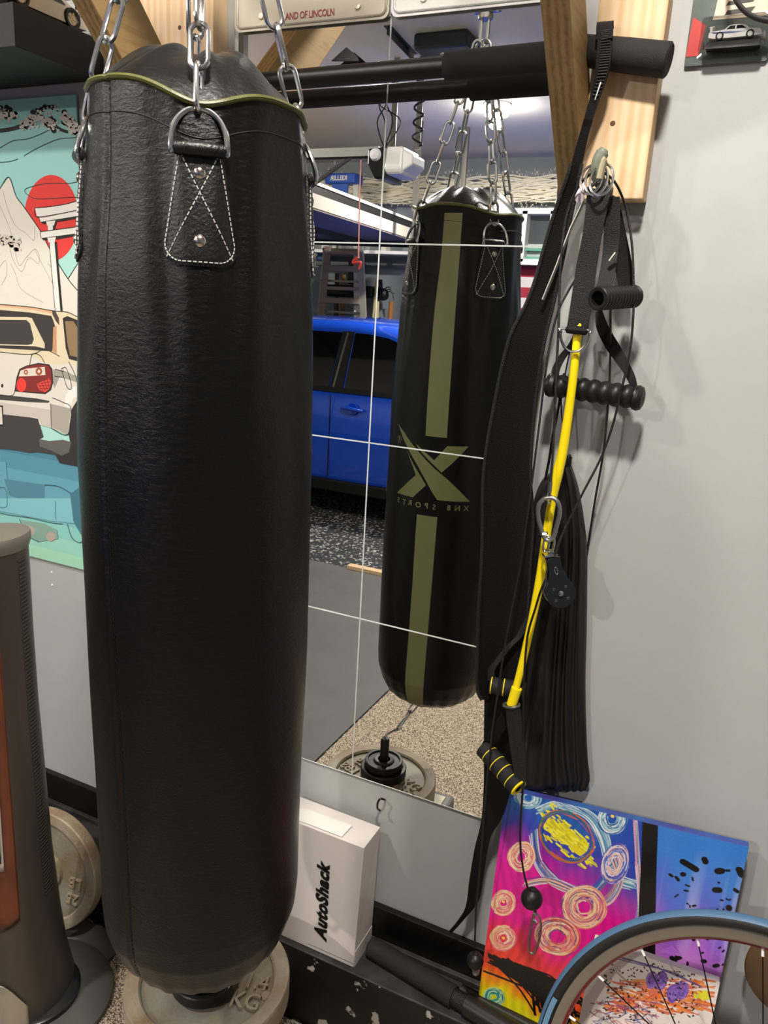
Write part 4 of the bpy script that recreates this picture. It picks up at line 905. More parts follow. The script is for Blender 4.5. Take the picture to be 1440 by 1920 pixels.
# ================================================================ PAINTINGS
class Art:
    def __init__(s,TL,TR,BL,W_,H_):
        s.TL,s.TR,s.BL=map(Vector,(TL,TR,BL)); s.W=W_; s.H=H_; s.a=np.ones((H_,W_,3)); s.ex=s.TR-s.TL; s.ey=s.BL-s.TL; s.n=s.ex.cross(s.ey).normalized()
        if s.n.y>0: s.n=-s.n
    def st(s,u,v):
        d=ray(u,v); t=(s.TL-CAM).dot(s.n)/d.dot(s.n); p=CAM+d*t-s.TL
        A=Matrix(((s.ex.dot(s.ex),s.ex.dot(s.ey)),(s.ex.dot(s.ey),s.ey.dot(s.ey)))); r=A.inverted()@Vector((p.dot(s.ex),p.dot(s.ey)))
        return r.x*s.W,r.y*s.H
    def stamp(s,x,y,r,c,al=1):
        x0,x1=int(max(0,x-r-1)),int(min(s.W,x+r+2)); y0,y1=int(max(0,y-r-1)),int(min(s.H,y+r+2))
        if x0>=x1 or y0>=y1: return
        yy,xx=np.mgrid[y0:y1,x0:x1]; m=np.clip(r+.5-np.hypot(xx-x,yy-y),0,1)[...,None]*al
        s.a[y0:y1,x0:x1]=s.a[y0:y1,x0:x1]*(1-m)+np.array(c)*m
    def path(s,pts,r,c,al=1,px=True):
        q=[s.st(*p) for p in pts] if px else pts
        q=[V(p[0],p[1],0) for p in q]; q=smooth_path(q,12) if len(q)>2 else [q[0].lerp(q[1],k/20) for k in range(21)]
        for a,b in zip(q[:-1],q[1:]):
            L_=(b-a).length; n=max(1,int(L_/max(.6,r*.5)))
            for k in range(n): p=a.lerp(b,k/n); s.stamp(p.x,p.y,r,c,al)
    def fan(s,pts,width,cols,n,r=.8,al=.8):
        "bundle of fine brush hairs following a path"
        for i in range(n):
            o=(rng.rand()-.5)*width; j=[(p[0]+o*.7+rng.randn()*width*.04,p[1]+o*.7*(1 if i%2 else -1)+rng.randn()*width*.04) for p in pts]
            a0=rng.randint(0,2); s.path(j[a0:],r*(.6+.6*rng.rand()),lin(cols[i%len(cols)])[:3],al)
    def ring(s,u,v,ru,rv,tilt,cols,n,r=.9,inner=.35):
        for i in range(n):
            k=inner+(1-inner)*rng.rand(); a0=rng.rand()*6.3; sp=2+3.5*rng.rand(); pts=[]
            for t in np.linspace(0,sp,9):
                x=ru*k*math.cos(a0+t); y=rv*k*math.sin(a0+t); pts.append((u+x*math.cos(tilt)-y*math.sin(tilt)+rng.randn()*.8,v+x*math.sin(tilt)+y*math.cos(tilt)+rng.randn()*.8))
            s.path(pts,r*(.6+.7*rng.rand()),lin(cols[i%len(cols)])[:3],.85)
    def build(s,name,m,parent):
        me=bpy.data.meshes.new(name); W_,H_=s.W,s.H
        tt,ss=np.mgrid[0:H_,0:W_]; ss=ss/(W_-1); tt=tt/(H_-1); l=parent_loc(parent); n=s.n*.0006
        co=np.stack([s.TL[i]+s.ex[i]*ss+s.ey[i]*tt+n[i]-l[i] for i in range(3)],-1).reshape(-1,3)
        idx=np.arange(H_*W_).reshape(H_,W_); f=np.stack([idx[:-1,:-1],idx[1:,:-1],idx[1:,1:],idx[:-1,1:]],-1).reshape(-1,4)
        me.vertices.add(len(co)); me.vertices.foreach_set('co',co.ravel()); me.loops.add(f.size); me.loops.foreach_set('vertex_index',f.ravel())
        me.polygons.add(len(f)); me.polygons.foreach_set('loop_start',np.arange(0,f.size,4)); me.update(calc_edges=True)
        ca=me.color_attributes.new('paint','FLOAT_COLOR','POINT'); ca.data.foreach_set('color',np.concatenate([np.clip(s.a,0,1),np.ones((H_,W_,1))],-1).ravel())
        me.materials.append(m); o=bpy.data.objects.new(name,me); COL.objects.link(o); o.parent=parent; return o
M_art=vcmat('acrylic_paint',.3,bump=.25,bscale=260)
TL,TR=V(.338,-.037,.670),V(.743,-.037,.7045); BL=V(.333,-.062,.186)
cp=thing('canvas_painting','large canvas of magenta, blue and yellow brush swirls leaning on the wall behind the wheel','painting',tuple(BL))
A=Art(TL,TR,BL,440,540)
nn=A.n; 
MB().hexa([p-nn*.017 for p in (TL,TR,TR+BL-TL,BL)],[p for p in (TL,TR,TR+BL-TL,BL)]).build('canvas',mat('canvas_edge_blue','#2a6fb0',.45,c2='#3f3a86',var=.3,vscale=9),cp,smooth=False,bev=.002)
# ground colours by height, slightly slanted
stops=[(-.1,'#1b55a8'),(.06,'#1f5fb4'),(.14,'#3a3fb0'),(.20,'#a02aa6'),(.30,'#e0189a'),(.55,'#e8188e'),(.64,'#ef3a48'),(.80,'#f0501e'),(.86,'#f3a01c'),(.90,'#eee21c'),(1.1,'#e6e61a')]
ys,xs=np.mgrid[0:540,0:440]; g=ys/540-.10*xs/440+.03*np.sin(xs/31)+.012*np.sin(xs/9+ys/17)
cols=np.array([lin(c)[:3] for _,c in stops]); st_=[a for a,_ in stops]
for k in range(3): A.a[...,k]=np.interp(g,st_,cols[:,k])
A.a*= (1+.10*np.sin(xs/3.1+6*np.sin(ys/60)))[...,None]*.97
# upper centre goes blue, right field blue-violet-pink
bx0=A.st(1213,1600)[0]
m=np.clip((xs-150)/120,0,1)*np.clip((230-ys)/90,0,1)*(xs<bx0); m=m[...,None]; A.a=A.a*(1-m)+np.array(lin('#2448b0')[:3])*m
right=[(-.1,'#2f74c4'),(.12,'#3f7fd0'),(.28,'#5a6bd0'),(.42,'#a35fc8'),(.55,'#c67fce'),(.75,'#d490b8'),(1.1,'#cf7fa8')]
cr=np.array([lin(c)[:3] for _,c in right]); sr=[a for a,_ in right]; gr_=ys/540-.04*np.sin(xs/13); R_=np.stack([np.interp(gr_,sr,cr[:,k]) for k in range(3)],-1)
streak=np.clip(np.sin(xs/5.3+2*np.sin(xs/17.0))*.5+np.sin(xs/11.0)*.5-.3,0,1)*np.clip(1-abs(ys/540-.30)/.25,0,1); R_=R_*(1-streak[...,None]*.5)+.8*streak[...,None]*.5
mr=(xs>bx0)[...,None]; A.a=np.where(mr,R_,A.a)
peach=['#f0b08a','#f6cfa0','#e8836a','#f8e0b8','#e0608a']; blues=['#1c2f80','#2f63b8','#8fb8d0','#5a3fb0','#e8e8f0','#2c7f86']
pale=['#9cc7cf','#6fa8c0','#d8e8e8','#3b7fa8','#e8f0f0']
A.fan([(1010,1520),(1050,1510),(1100,1530),(1130,1570),(1150,1640),(1190,1660)],26,pale,34)
A.fan([(1000,1560),(1010,1620),(1050,1660),(1110,1670),(1150,1620),(1165,1590)],20,blues,40)
A.fan([(985,1655),(1030,1650),(1080,1670),(1130,1690),(1160,1650),(1150,1600)],18,peach+blues,40)
for i in range(260):   # broad warm yellow patch
    t=rng.rand(); u=1020+t*78+rng.randn()*7; v=1535+t*62+rng.randn()*12; A.path([(u,v),(u+10+rng.randn()*2,v+9+rng.randn()*3)],1.7,lin(['#f2e41a','#e8d420','#f6ee4a','#c8c030'][i%4])[:3],.9)
A.ring(1062,1568,56,44,.7,['#2f7f4a','#1f5f9a','#e8602a','#2a3fb0'],30,1.0,.86)
for (u,v,a_,b_,c_,n_) in ((990,1495,26,22,pale,40),(1148,1535,28,30,pale+['#1f4fa0'],60),(1153,1618,26,40,['#5a3fb0','#f0c0a0','#3b6fc8','#e8e0f0'],60),(978,1606,24,28,peach+['#fff0d8'],50),
    (944,1692,22,24,peach,50),(944,1758,24,24,peach,50),(1095,1700,42,40,peach+['#3b3f90','#f0d8a0'],90),(1045,1755,44,36,peach+['#4f4f90','#e83a2a'],90),(926,1868,20,18,['#2fa08a','#2f6f9a','#c8f0a0'],34)):
    A.ring(u,v,a_,b_,.3,c_,n_,1.0,.3)
for u,v in ((944,1690),(944,1758),(1148,1530)): A.stamp(*A.st(u,v),3.4,lin('#f8d060')[:3])
A.fan([(1190,1540),(1195,1620),(1200,1700),(1196,1760)],12,['#f0b0c8','#3f9f8a','#e8e0f0','#e89ab8'],34)
# black uprights and brush marks
for k in range(9): 
    o=(k-4)*2.9; A.path([(1219+o,1530),(1216+o*1.0,1620),(1213+o*1.1,1700),(1211+o*1.2,1800)],3.0,(.006,.006,.006))
for i in range(75):
    t=rng.rand(); u=915+t*95; v=1795+t*38+rng.randn()*6; A.path([(u,v),(u+35+rng.rand()*40,v+14+rng.rand()*34),(u+60+rng.rand()*60,v+50+rng.rand()*50)],1.6+rng.rand()*1.6,(.008,.007,.006))
A.path([(908,1820),(940,1832),(985,1850),(1000,1852)],2.5,(.01,.01,.01))
for i in range(64):
    u=1245+rng.rand()*140; v=1625+rng.rand()**.8*210
    s_=1.2+rng.rand()**2*4.0; A.path([(u,v),(u+rng.rand()*7,v+rng.randn()*4)],s_,(.006,.006,.006))
A.path([(1280,1615),(1305,1630)],6,(.006,.006,.006)); A.path([(1385,1630),(1390,1640)],6,(.006,.006,.006)); A.path([(1345,1633),(1352,1632)],6,(.006,.006,.006)); A.path([(1340,1668),(1348,1668)],5.5,(.006,.006,.006)); A.path([(1320,1610),(1322,1616)],5,(.006,.006,.006))
A.build('painted_front',M_art,cp)
# small scribbled canvas in front
TL2,TR2=P(1114,1760,-.105),P(1350,1842,-.098); BL2=P(1094,1935,-.135); dn=V(-.004,-.035,-.252); 
sp_=thing('small_canvas','small white canvas with orange and purple scribbles, leaning on the larger painting inside the wheel','painting',tuple(TL2+dn))
B_=Art(TL2,TR2,TL2+dn,300,320)
MB().hexa([p-B_.n*.015 for p in (TL2,TR2,TR2+dn,TL2+dn)],[p for p in (TL2,TR2,TR2+dn,TL2+dn)]).build('canvas',mat('raw_canvas','#d8cfc6',.6),sp_,smooth=False,bev=.0015)
B_.a[:]=lin('#e3dad3')[:3]
for i in range(200):
    u=1130+rng.rand()*190; v=1835+rng.rand()*60; B_.path([(u,v),(u+18+rng.rand()*14,v+5+rng.randn()*3)],1.4+rng.rand(),lin(['#e0722a','#e88a3c','#d8642a','#c86a58'][i%4])[:3],.7)
for i in range(90):
    u=1105+rng.rand()*120; v=1870+rng.rand()*50; B_.path([(u,v),(u+8+rng.rand()*10,v+rng.randn()*8)],1.0,lin(['#5a3f80','#b04050','#3c4a90','#c0504a'][i%4])[:3],.7)
for (u,v) in ((1222,1836),(1238,1838),(1278,1856),(1262,1862)): B_.ring(u,v,11,17,.2,['#7a56a8','#8f6cc0','#6a48a0'],42,1.2,.05)
B_.path([(1145,1790),(1190,1802),(1235,1815),(1290,1838),(1315,1850)],1.8,lin('#5c4f8c')[:3],.8); B_.path([(1160,1798),(1200,1808),(1260,1822),(1300,1844)],1.2,lin('#6a5a98')[:3],.7)
for i in range(26): B_.path([(1300+rng.rand()*26,1856+rng.rand()*16),(1312+rng.rand()*20,1860+rng.rand()*16)],1.8,lin('#ddd83a')[:3],.7)
for i in range(190):
    u=1130+rng.rand()*180; v=1805+rng.rand()*110; B_.path([(u,v),(u+rng.rand()*4,v+rng.randn()*2)],.8+rng.rand()*.7,(.02,.018,.02),.9)
B_.build('painted_front',M_art,sp_)
# ================================================================ BICYCLE WHEEL
WC=V(.808,-.230,.336); yaw,lean=-.10,.255
wa=V(math.cos(yaw),math.sin(yaw),0); wu=V(-math.sin(yaw)*math.sin(lean),math.cos(yaw)*math.sin(lean),math.cos(lean)); wn=wa.cross(wu).normalized()
if wn.y>0: wn=-wn
wh=thing('bicycle_wheel','road bicycle wheel with black and blue tyre and silver rim leaning before the paintings','wheel',(WC.x,WC.y,0))
M_tyre=mat('tyre_black','#191817',.55,bump=.3,bscale=500); M_blue=mat('tyre_blue','#4a6c8c',.5); M_rim=mat('brushed_rim','#9c968c',.3,.85); M_red=mat('rim_red','#8e2f35',.35,.3)
MB().lathe(WC,wn,[(.3260+.0120*math.cos(q),.0118*math.sin(q)) for q in [2*PI*k/24 for k in range(25)]],180).build('tyre',M_tyre,wh)
MB().lathe(WC,wn,[(.3264+.0120*math.cos(q),.0122*math.sin(q)) for q in [math.radians(-62+124*k/12) for k in range(13)]],180).build('tread',M_blue,wh)
MB().lathe(WC,wn,[(.3175,.0075),(.3165,.0100),(.3045,.0100),(.3005,.0085),(.2965,.0045),(.2955,0),(.2965,-.0045),(.3005,-.0085),(.3045,-.0100),(.3165,-.0100),(.3175,-.0075)],180).build('rim',M_rim,wh)
MB().lathe(WC,wn,[(.3006,.0088),(.2962,.0049),(.2950,0),(.2962,-.0049),(.3006,-.0088)],180).build('rim_inner_stripe',M_red,wh)
MB().lathe(WC-wn*.05,wn,[(.0001,0),(.008,0),(.008,.022),(.022,.022),(.022,.026),(.012,.030),(.012,.070),(.022,.074),(.022,.078),(.008,.078),(.008,.1),(.0001,.1)],32).build('hub',M_chrome,wh)
NS=20
M_spk=mat('black_spoke','#121213',.35,.3)
for s in range(NS):
    q=2*PI*s/NS+.13; sd=1 if s%2 else -1; qh=q+(1 if (s//2)%2 else -1)*1.1
    a=WC+wn*(sd*.026)+(wa*math.cos(qh)+wu*math.sin(qh))*.020; b=WC+(wa*math.cos(q)+wu*math.sin(q))*.2958
    sp1=MB().tube([a,b],.0011,6).build('spoke',M_spk,wh)
    MB().tube([b,b+(a-b).normalized()*.012],.0022,8).build('nipple',M_white,sp1)
# faded label on the sidewall
lab=MB(); a0=math.radians(166); n_=24; vs=[]
for k in range(n_+1):
    q=a0+math.radians(16)*k/n_; dr=(wa*math.cos(q)+wu*math.sin(q)); vs+=[WC+dr*.3215+wn*.0121,WC+dr*.3300+wn*.0121]
lab.add(vs,[(2*k,2*k+1,2*k+3,2*k+2) for k in range(n_)]); lab.build('tyre_label',mat('label_blue','#5f86a2',.5),wh,smooth=False)
# brown disc by the right edge
dc=P(1497,1850,-.05)
tag(MB().lathe(V(dc.x,-.036,dc.z),(0,-1,.05),[(.0001,-.012),(.078,-.012),(.080,-.004),(.078,0),(.0001,.0)],64).build('brown_disc',mat('brown_disc','#6b5136',.5,c2='#4c3824',var=.4,vscale=10)),'brown round disc on the wall, cut off by the right edge behind the wheel','disc')
# ================================================================ TAPESTRY
tp=thing('wall_tapestry','teal printed tapestry with a red sun, white gate and rear of a cream car','tapestry',(-1.1,0,.875))
PAL={}
def pm(c):
    if c not in PAL: PAL[c]=mat('cloth_'+c.strip('#'),c,.75,bump=.1,bscale=700)
    return PAL[c]
c4=lambda x,y:(x/3.692,180+y/3.692); c5=lambda x,y:(x/3.554,560+y/3.554)
tm=MB(); tms=[]
def lay(pts,c,layer,f=None):
    y=-.0035-.00022*layer
    q=[P(*(f(*p) if f else p),-.004) for p in pts]; q=[V(p.x,y,p.z) for p in q]
    if c not in tms: tms.append(c)
    # ear-cut through bmesh later: use tessellate
    from mathutils.geometry import tessellate_polygon
    tr=tessellate_polygon([q]); tm.mi=tms.index(c); tm.add(q,[tuple(t) for t in tr])
def line(pts,c,layer,w=.0016,f=None):
    y=-.0035-.00022*layer
    q=[P(*(f(*p) if f else p),-.004) for p in pts]; q=smooth_path([V(p.x,y,p.z) for p in q],5)
    if c not in tms: tms.append(c)
    tm.mi=tms.index(c); vs=[]
    for i,p in enumerate(q):
        d=(q[min(i+1,len(q)-1)]-q[max(i-1,0)]); d=V(-d.z,0,d.x).normalized()*(w/2); vs+=[p-d,p+d]
    tm.add(vs,[(2*i,2*i+1,2*i+3,2*i+2) for i in range(len(q)-1)])
def rectw(z0,z1,c,layer,x0=-1.56,x1=-.70):
    y=-.0035-.00022*layer
    if c not in tms: tms.append(c)
    tm.mi=tms.index(c); tm.add([V(x0,y,z0),V(x1,y,z0),V(x1,y,z1),V(x0,y,z1)],[(0,1,2,3)])
rectw(1.0,1.90,'#a4d3c9',0); rectw(.875,1.0,'#7dbdae',0)
rectw(1.64,1.90,'#97cdc6',.3)
zc=[.875,.905,.94,.975,1.01,1.05,1.09,1.13,1.17]; cs=['#9ccfb2','#8fc8b4','#82bfb4','#74b2b2','#67a4ae','#5b97a6','#4f8799','#457a8c']
for k in range(8): rectw(zc[k],zc[k+1],cs[k],.5)
ink='#22201e'
c_=c4(355,845); lay([(c_[0]+51*math.cos(2*PI*k/48),c_[1]+81*math.sin(2*PI*k/48)) for k in range(48)],'#dd3a33',1)
lay([(-300,1100),(0,640),(62,562),(110,690),(160,760),(280,935),(345,1060),(470,1265),(560,1370),(640,1440),(640,1600),(-300,1600)],'#dbd6c8',2,c4)
lay([(470,1268),(560,1130),(640,1040),(640,1600),(470,1500)],'#dbd6c8',2.2,c4)
line([(-40,700),(0,640),(62,562),(110,690),(160,760),(280,935),(345,1060),(470,1265),(560,1370)],ink,3,.0022,c4); line([(470,1268),(560,1130),(640,1040)],ink,3,.0022,c4)
for l in ([(20,660),(60,800),(110,900),(180,950),(235,1000),(240,900)],[(0,760),(60,900),(90,1000),(130,1170),(180,1120),(240,1060),(270,1100),(265,1160),(200,1120),(150,1215),(90,1130),(60,1010)],[(240,1060),(300,1180),(365,1300)],[(75,1160),(110,1240),(150,1340),(300,1430)],[(0,1180),(40,1140),(45,1240),(10,1310)],[(330,1160),(370,1200),(350,1170)]): line(l,'#a39e92',3,.0012,c4)
for l in ([(0,360),(90,310),(200,295),(330,240),(380,200)],[(165,415),(260,360),(400,300),(500,290),(590,280)],[(-50,460),(60,455),(125,435)],[(590,570),(500,602),(330,605),(210,630),(170,655),(200,690),(260,712),(420,705),(590,700)]): line(l,'#2e3a38',3.2,.0014,c4)
W1='#e6e2d8'
lay([(243,775),(350,766),(470,745),(660,690),(660,760),(560,782),(420,812),(258,838)],W1,4,c4)
lay([(268,838),(420,815),(560,788),(660,772),(660,805),(540,830),(280,872)],W1,4.2,c4); lay([(280,870),(540,830),(660,805),(660,830),(540,848),(400,872),(300,888)],ink,4.1,c4)
lay([(280,940),(540,905),(660,885),(660,925),(540,950),(285,984)],W1,4,c4); lay([(288,984),(540,950),(660,925),(660,950),(540,966),(400,992),(300,1000)],ink,4,c4)
lay([(320,868),(385,862),(375,895),(328,898)],W1,4.4,c4); lay([(332,898),(368,895),(366,932),(334,936)],W1,4.4,c4); lay([(385,862),(396,862),(384,915),(368,930),(368,895)],ink,4.3,c4)
lay([(328,982),(388,976),(380,1012),(340,1018)],W1,4.4,c4)
lay([(342,1015),(378,1013),(420,1500),(384,1500)],W1,4.4,c4); lay([(378,1013),(394,1010),(436,1500),(420,1500)],ink,4.3,c4)
for l in ([(243,775),(350,766),(470,745),(600,705)],[(243,775),(258,838),(420,815),(560,785)],[(258,838),(268,838),(280,872)],[(280,940),(285,984)],[(280,940),(540,905),(600,895)],[(342,1015),(384,1500)]): line(l,ink,4.6,.0018,c4)
line([(-60,245),(0,240),(80,228),(170,200),(260,150)],ink,4,.008,c4); line([(370,195),(420,232),(470,250)],ink,4,.006,c4); line([(240,110),(300,80),(380,70)],ink,4,.005,c4)
def blossom(x,y,r):
    lay([(x+r*1.25*math.cos(k*PI/6),y+r*1.25*math.sin(k*PI/6)) for k in range(12)],ink,4.8,c4)
def petal(x,y,r,i):
    lay([(x+r*math.cos(k*PI/4+i),y+r*math.sin(k*PI/4+i)) for k in range(8)],'#cfc5b8',5+.02*(i%9),c4)
for (x0_,y0_,x1_,y1_,n_,sz) in ((150,205,255,150,16,13),(270,150,385,205,20,13),(440,150,575,270,34,15),(-10,110,105,140,16,14),(250,85,410,90,8,10),(-20,985,140,1030,22,13)):
    for i in range(n_):
        t=rng.rand(); x=x0_+(x1_-x0_)*t+rng.randn()*10; y=y0_+(y1_-y0_)*t+rng.randn()*17; blossom(x,y,sz)
    for i in range(n_*3):
        t=rng.rand(); x=x0_+(x1_-x0_)*t+rng.randn()*11; y=y0_+(y1_-y0_)*t+rng.randn()*19; petal(x,y,sz*.72,i)
CR='#d8c9a8'; CR2='#d5cfc2'
lay([(-300,45),(0,38),(200,55),(350,80),(450,90),(525,125),(660,230),(660,760),(480,740),(455,905),(340,860),(280,845),(200,800),(0,770),(-300,760)],CR,6,c5)
lay([(-300,355),(0,355),(200,372),(300,430),(400,440),(470,430),(660,560),(660,760),(480,740),(455,905),(340,860),(0,770),(-300,760)],CR2,6.2,c5)
lay([(0,38),(200,55),(350,80),(345,98),(200,72),(0,52),(-300,55),(-300,45)],'#d9a982',6.3,c5)
lay([(-300,70),(0,75),(200,92),(345,115),(357,145),(375,200),(350,350),(300,348),(0,330),(-300,330)],'#37322d',6.4,c5)
lay([(-300,118),(180,122),(215,130),(250,200),(300,300),(300,332),(240,318),(0,310),(-300,310)],CR,6.6,c5); lay([(-300,138),(178,142),(202,165),(228,270),(215,303),(180,308),(0,303),(-300,303)],'#3a3734',6.8,c5)
lay([(350,82),(372,85),(395,130),(398,178),(375,150),(352,105)],'#4a3a30',6.9,c5)
lay([(357,190),(378,180),(380,368),(352,350)],'#c08f68',6.5,c5)
lay([(420,130),(450,116),(525,145),(600,230),(660,330),(660,460),(520,418),(462,402),(440,330)],'#2c2824',6.5,c5); lay([(436,150),(492,150),(560,260),(620,400),(560,400),(468,378),(450,290)],'#8a7150',6.7,c5)
lay([(98,618),(112,525),(132,468),(180,445),(260,428),(330,438),(352,470),(357,560),(342,610),(305,636),(200,628)],ink,6.8,c5); lay([(106,610),(120,528),(140,474),(182,452),(258,437),(325,446),(344,472),(348,558),(334,604),(303,626),(200,620)],'#7c2522',6.9,c5)
lay([(138,480),(180,466),(300,454),(305,508),(220,515),(128,518)],'#d9cbbb',7,c5)
for x,y,r in ((175,490,14),(262,484,22)): lay([(x+r*math.cos(k*PI/8),y+r*1.2*math.sin(k*PI/8)) for k in range(16)],'#a0522f',7.1,c5); lay([(x+r*.4*math.cos(k*PI/8),y+r*.5*math.sin(k*PI/8)) for k in range(16)],'#e0d2c0',7.2,c5)
lay([(145+32*math.cos(k*PI/12),575+46*math.sin(k*PI/12)) for k in range(24)],'#e03a30',7,c5); lay([(246,568),(330,526),(342,560),(334,600),(300,624),(262,606)],'#cf4238',7,c5)
for k in range(4): line([(255+k*20,560-k*10),(290+k*14,618-k*6)],'#7c2522',7.2,.0016,c5); line([(256+k*10,600-k*18),(335,598-k*22)],'#7c2522',7.2,.0014,c5)
lay([(0,640),(90,648),(250,665),(335,682),(325,694),(200,690),(0,674),(-300,668),(-300,632)],'#3d3b38',6.6,c5)
lay([(340,700),(475,732),(455,905),(400,880),(345,858)],'#a39c90',6.6,c5); lay([(0,690),(200,720),(340,740),(345,858),(280,845),(250,792),(0,768),(-300,760),(-300,690)],'#bfb8ab',6.5,c5)
lay([(355,470),(430,480),(520,520),(520,560),(400,520),(365,600),(355,560)],'#9a958a',6.5,c5); lay([(430,720),(440,640),(480,590),(540,575),(540,640),(490,665),(465,730)],W1,6.7,c5)
lay([(480,735),(520,672),(660,640),(660,1140),(540,1122),(400,1095),(370,1038),(455,1030),(470,960),(460,905)],'#2b2927',6.9,c5)
lay([(-300,768),(0,768),(200,790),(255,800),(290,920),(262,935),(330,948),(420,940),(478,955),(460,1025),(412,1046),(250,1022),(200,1026),(80,1006),(0,1000),(-300,1000)],'#3b3835',6.8,c5)
lay([(262,935),(330,948),(420,940),(478,955),(460,1025),(412,1046),(340,1010),(268,985)],'#5a5752',7,c5)
lay([(-60,706),(22,712),(28,848),(-60,845)],ink,7,c5); lay([(-60,716),(14,722),(20,838),(-60,835)],'#cfc8bc',7.1,c5)
lay([(17+8*math.cos(k*PI/6),580+13*math.sin(k*PI/6)) for k in range(12)],ink,7,c5)
for l in ([(-40,352),(0,355),(200,372),(290,340),(340,352),(400,385)],[(200,440),(220,370),(270,380),(300,430)],[(0,640),(85,645),(105,600)],[(340,700),(345,858)],[(350,660),(420,690),(475,732),(455,905),(340,860)],[(460,420),(500,500),(525,580)],[(410,470),(445,465),(480,590),(450,590),(415,480)],[(0,38),(200,55),(350,80),(450,90),(525,125)],[(370,470),(430,485)],[(365,515),(420,525)]): line(l,ink,7.4,.0018,c5)
# reflection in the water
lay([(-300,1060),(40,1090),(60,1310),(280,1370),(300,1250),(470,1300),(660,1200),(660,1700),(560,1600),(500,1500),(350,1480),(0,1420),(-300,1400)],'#5f97a6',6,c5)
lay([(30,1200),(300,1240),(300,1365),(260,1372),(60,1310)],'#4a7c8c',6.2,c5)
lay([(0,1330),(470,1330),(500,1495),(340,1480),(0,1412)],'#79b3bb',6.3,c5); lay([(130,1470),(300,1500),(380,1540),(390,1600),(250,1620),(180,1570)],'#7d9c8e',6.4,c5)
for x,y in ((205,1545),(340,1585)): lay([(x+30*math.cos(k*PI/8),y+32*math.sin(k*PI/8)) for k in range(16)],'#a99c8c',6.6,c5)
lay([(470,1300),(540,1250),(600,1300),(600,1600),(540,1570),(490,1480)],'#3f7080',6.5,c5)
for l in ([(-40,1418),(60,1440),(200,1460),(360,1495),(420,1500)],[(130,1465),(180,1570),(260,1620)],[(300,1240),(390,1250),(480,1300)],[(0,1260),(40,1270),(48,1380),(0,1390)],[(450,1500),(480,1590),(530,1625),(570,1600)],[(370,1350),(375,1470)]): line(l,'#35555c',7,.0018,c5)
for _ in (0,): pass
o=tm.build('printed_cloth',[pm(c) for c in tms],tp,smooth=False,fix=False)
MB().box((-1.13,-.0016,1.3875),(.86,.0024,1.025)).build('cloth_backing',mat('cloth_back','#8fbfb5',.8),tp,smooth=False)
# small fixings on the wall below the tapestry
for (u,v) in ((97,1073),(98,1097)): tag(MB().lathe(P(u,v,.004),(0,-1,0),[(.0001,.002),(.0025,.0015),(.003,0)],12).build('wall_screw',M_white),'upper small white screw head in the wall below the tapestry' if v<1080 else 'lower small white screw head in the wall below the tapestry','screw')
# ================================================================ GARAGE SEEN IN THE MIRRORS
# --- blue car
YC=-3.60; BXp=Q(622,740,YC).x   # door seam
car=thing('blue_car','blue estate car with dark windows parked across the garage, seen in the mirrors','car',(BXp,-4.45,0))
M_cb=mat('car_blue','#1a4fd0',.22,.25,coat=1); M_cg=mat('car_glass','#08090b',.05,coat=.5); M_ct=mat('car_trim','#0d0e0f',.45)
Fx=BXp+2.20; Rx=BXp-2.20; CW=1.70; yc=YC-CW/2
def top_z(x):
    return float(np.interp(x-BXp,[-2.2,-2.1,-1.9,-1.2,0,.9,1.0,1.6,2.05,2.2],[.62,.86,.94,.935,.93,.93,.93,.84,.70,.50]))
st_x=np.linspace(Rx,Fx,60); mb=MB(); ring=[]
for x in st_x:
    e=min(1,(min(x-Rx,Fx-x))/.35); hw_=CW/2*(1-.16*(1-e)**2); zt=top_z(x)
    sec=[(0,.20),(.94,.20),(.975,.30),(.985,.42),(1.0,.56),(.995,.66),(.985,.74),(.975,.80),(.955,min(zt,.90)-.01),(.93,zt),(.80,zt+.02),(0,zt+.05)]
    for s,z in sec: mb.v.append(V(x,yc+s*hw_,min(z,zt+.05)))
    for s,z in reversed(sec[1:-1]): mb.v.append(V(x,yc-s*hw_,min(z,zt+.05)))
n=22
mb.f=[(i*n+k,i*n+(k+1)%n,(i+1)*n+(k+1)%n,(i+1)*n+k) for i in range(59) for k in range(n)]+[tuple(range(n)),tuple(range(59*n,60*n))]; mb.m=[0]*len(mb.f)
mb.build('body',M_cb,car,ang=50)
rx=[(-1.98,.93),(-1.75,1.20),(-1.45,1.36),(-.9,1.405),(0,1.42),(.30,1.405),(.60,1.34),(.95,1.17),(1.35,.94)]
xs_=np.linspace(-1.98,1.35,50); mb=MB()
for x in xs_:
    zr=float(np.interp(x,[a for a,_ in rx],[b for _,b in rx])); t=(zr-.92)/.5
    ins=.055+.165*t; y1=CW/2-ins
    z2_=max(.921,zr-.065); s2_=CW/2-.055-.257*(z2_-.92); sec=[(CW/2-.055,.92),(s2_,z2_),(s2_-.025,zr-.02),(s2_-.09,zr),(0,zr+.028)]
    for s,z in sec: mb.v.append(V(BXp+x,yc+s,z))
    for s,z in reversed(sec[:-1]): mb.v.append(V(BXp+x,yc-s,z))
n=9; mb.f=[(i*n+k,i*n+k+1,(i+1)*n+k+1,(i+1)*n+k) for i in range(49) for k in range(n-1)]; mb.m=[0]*len(mb.f)
mb.build('cabin',M_cb,car,ang=50)
def win(pts,nm,mt,off=.012,sd=1):
    q=[]
    for x,z in pts:
        s=CW/2-.055-.257*(z-.92)+off; q.append(V(BXp+x,yc+sd*s,z))
    return MB().prism(q,(0,-.012*sd,0)).build(nm,mt,car,smooth=False)
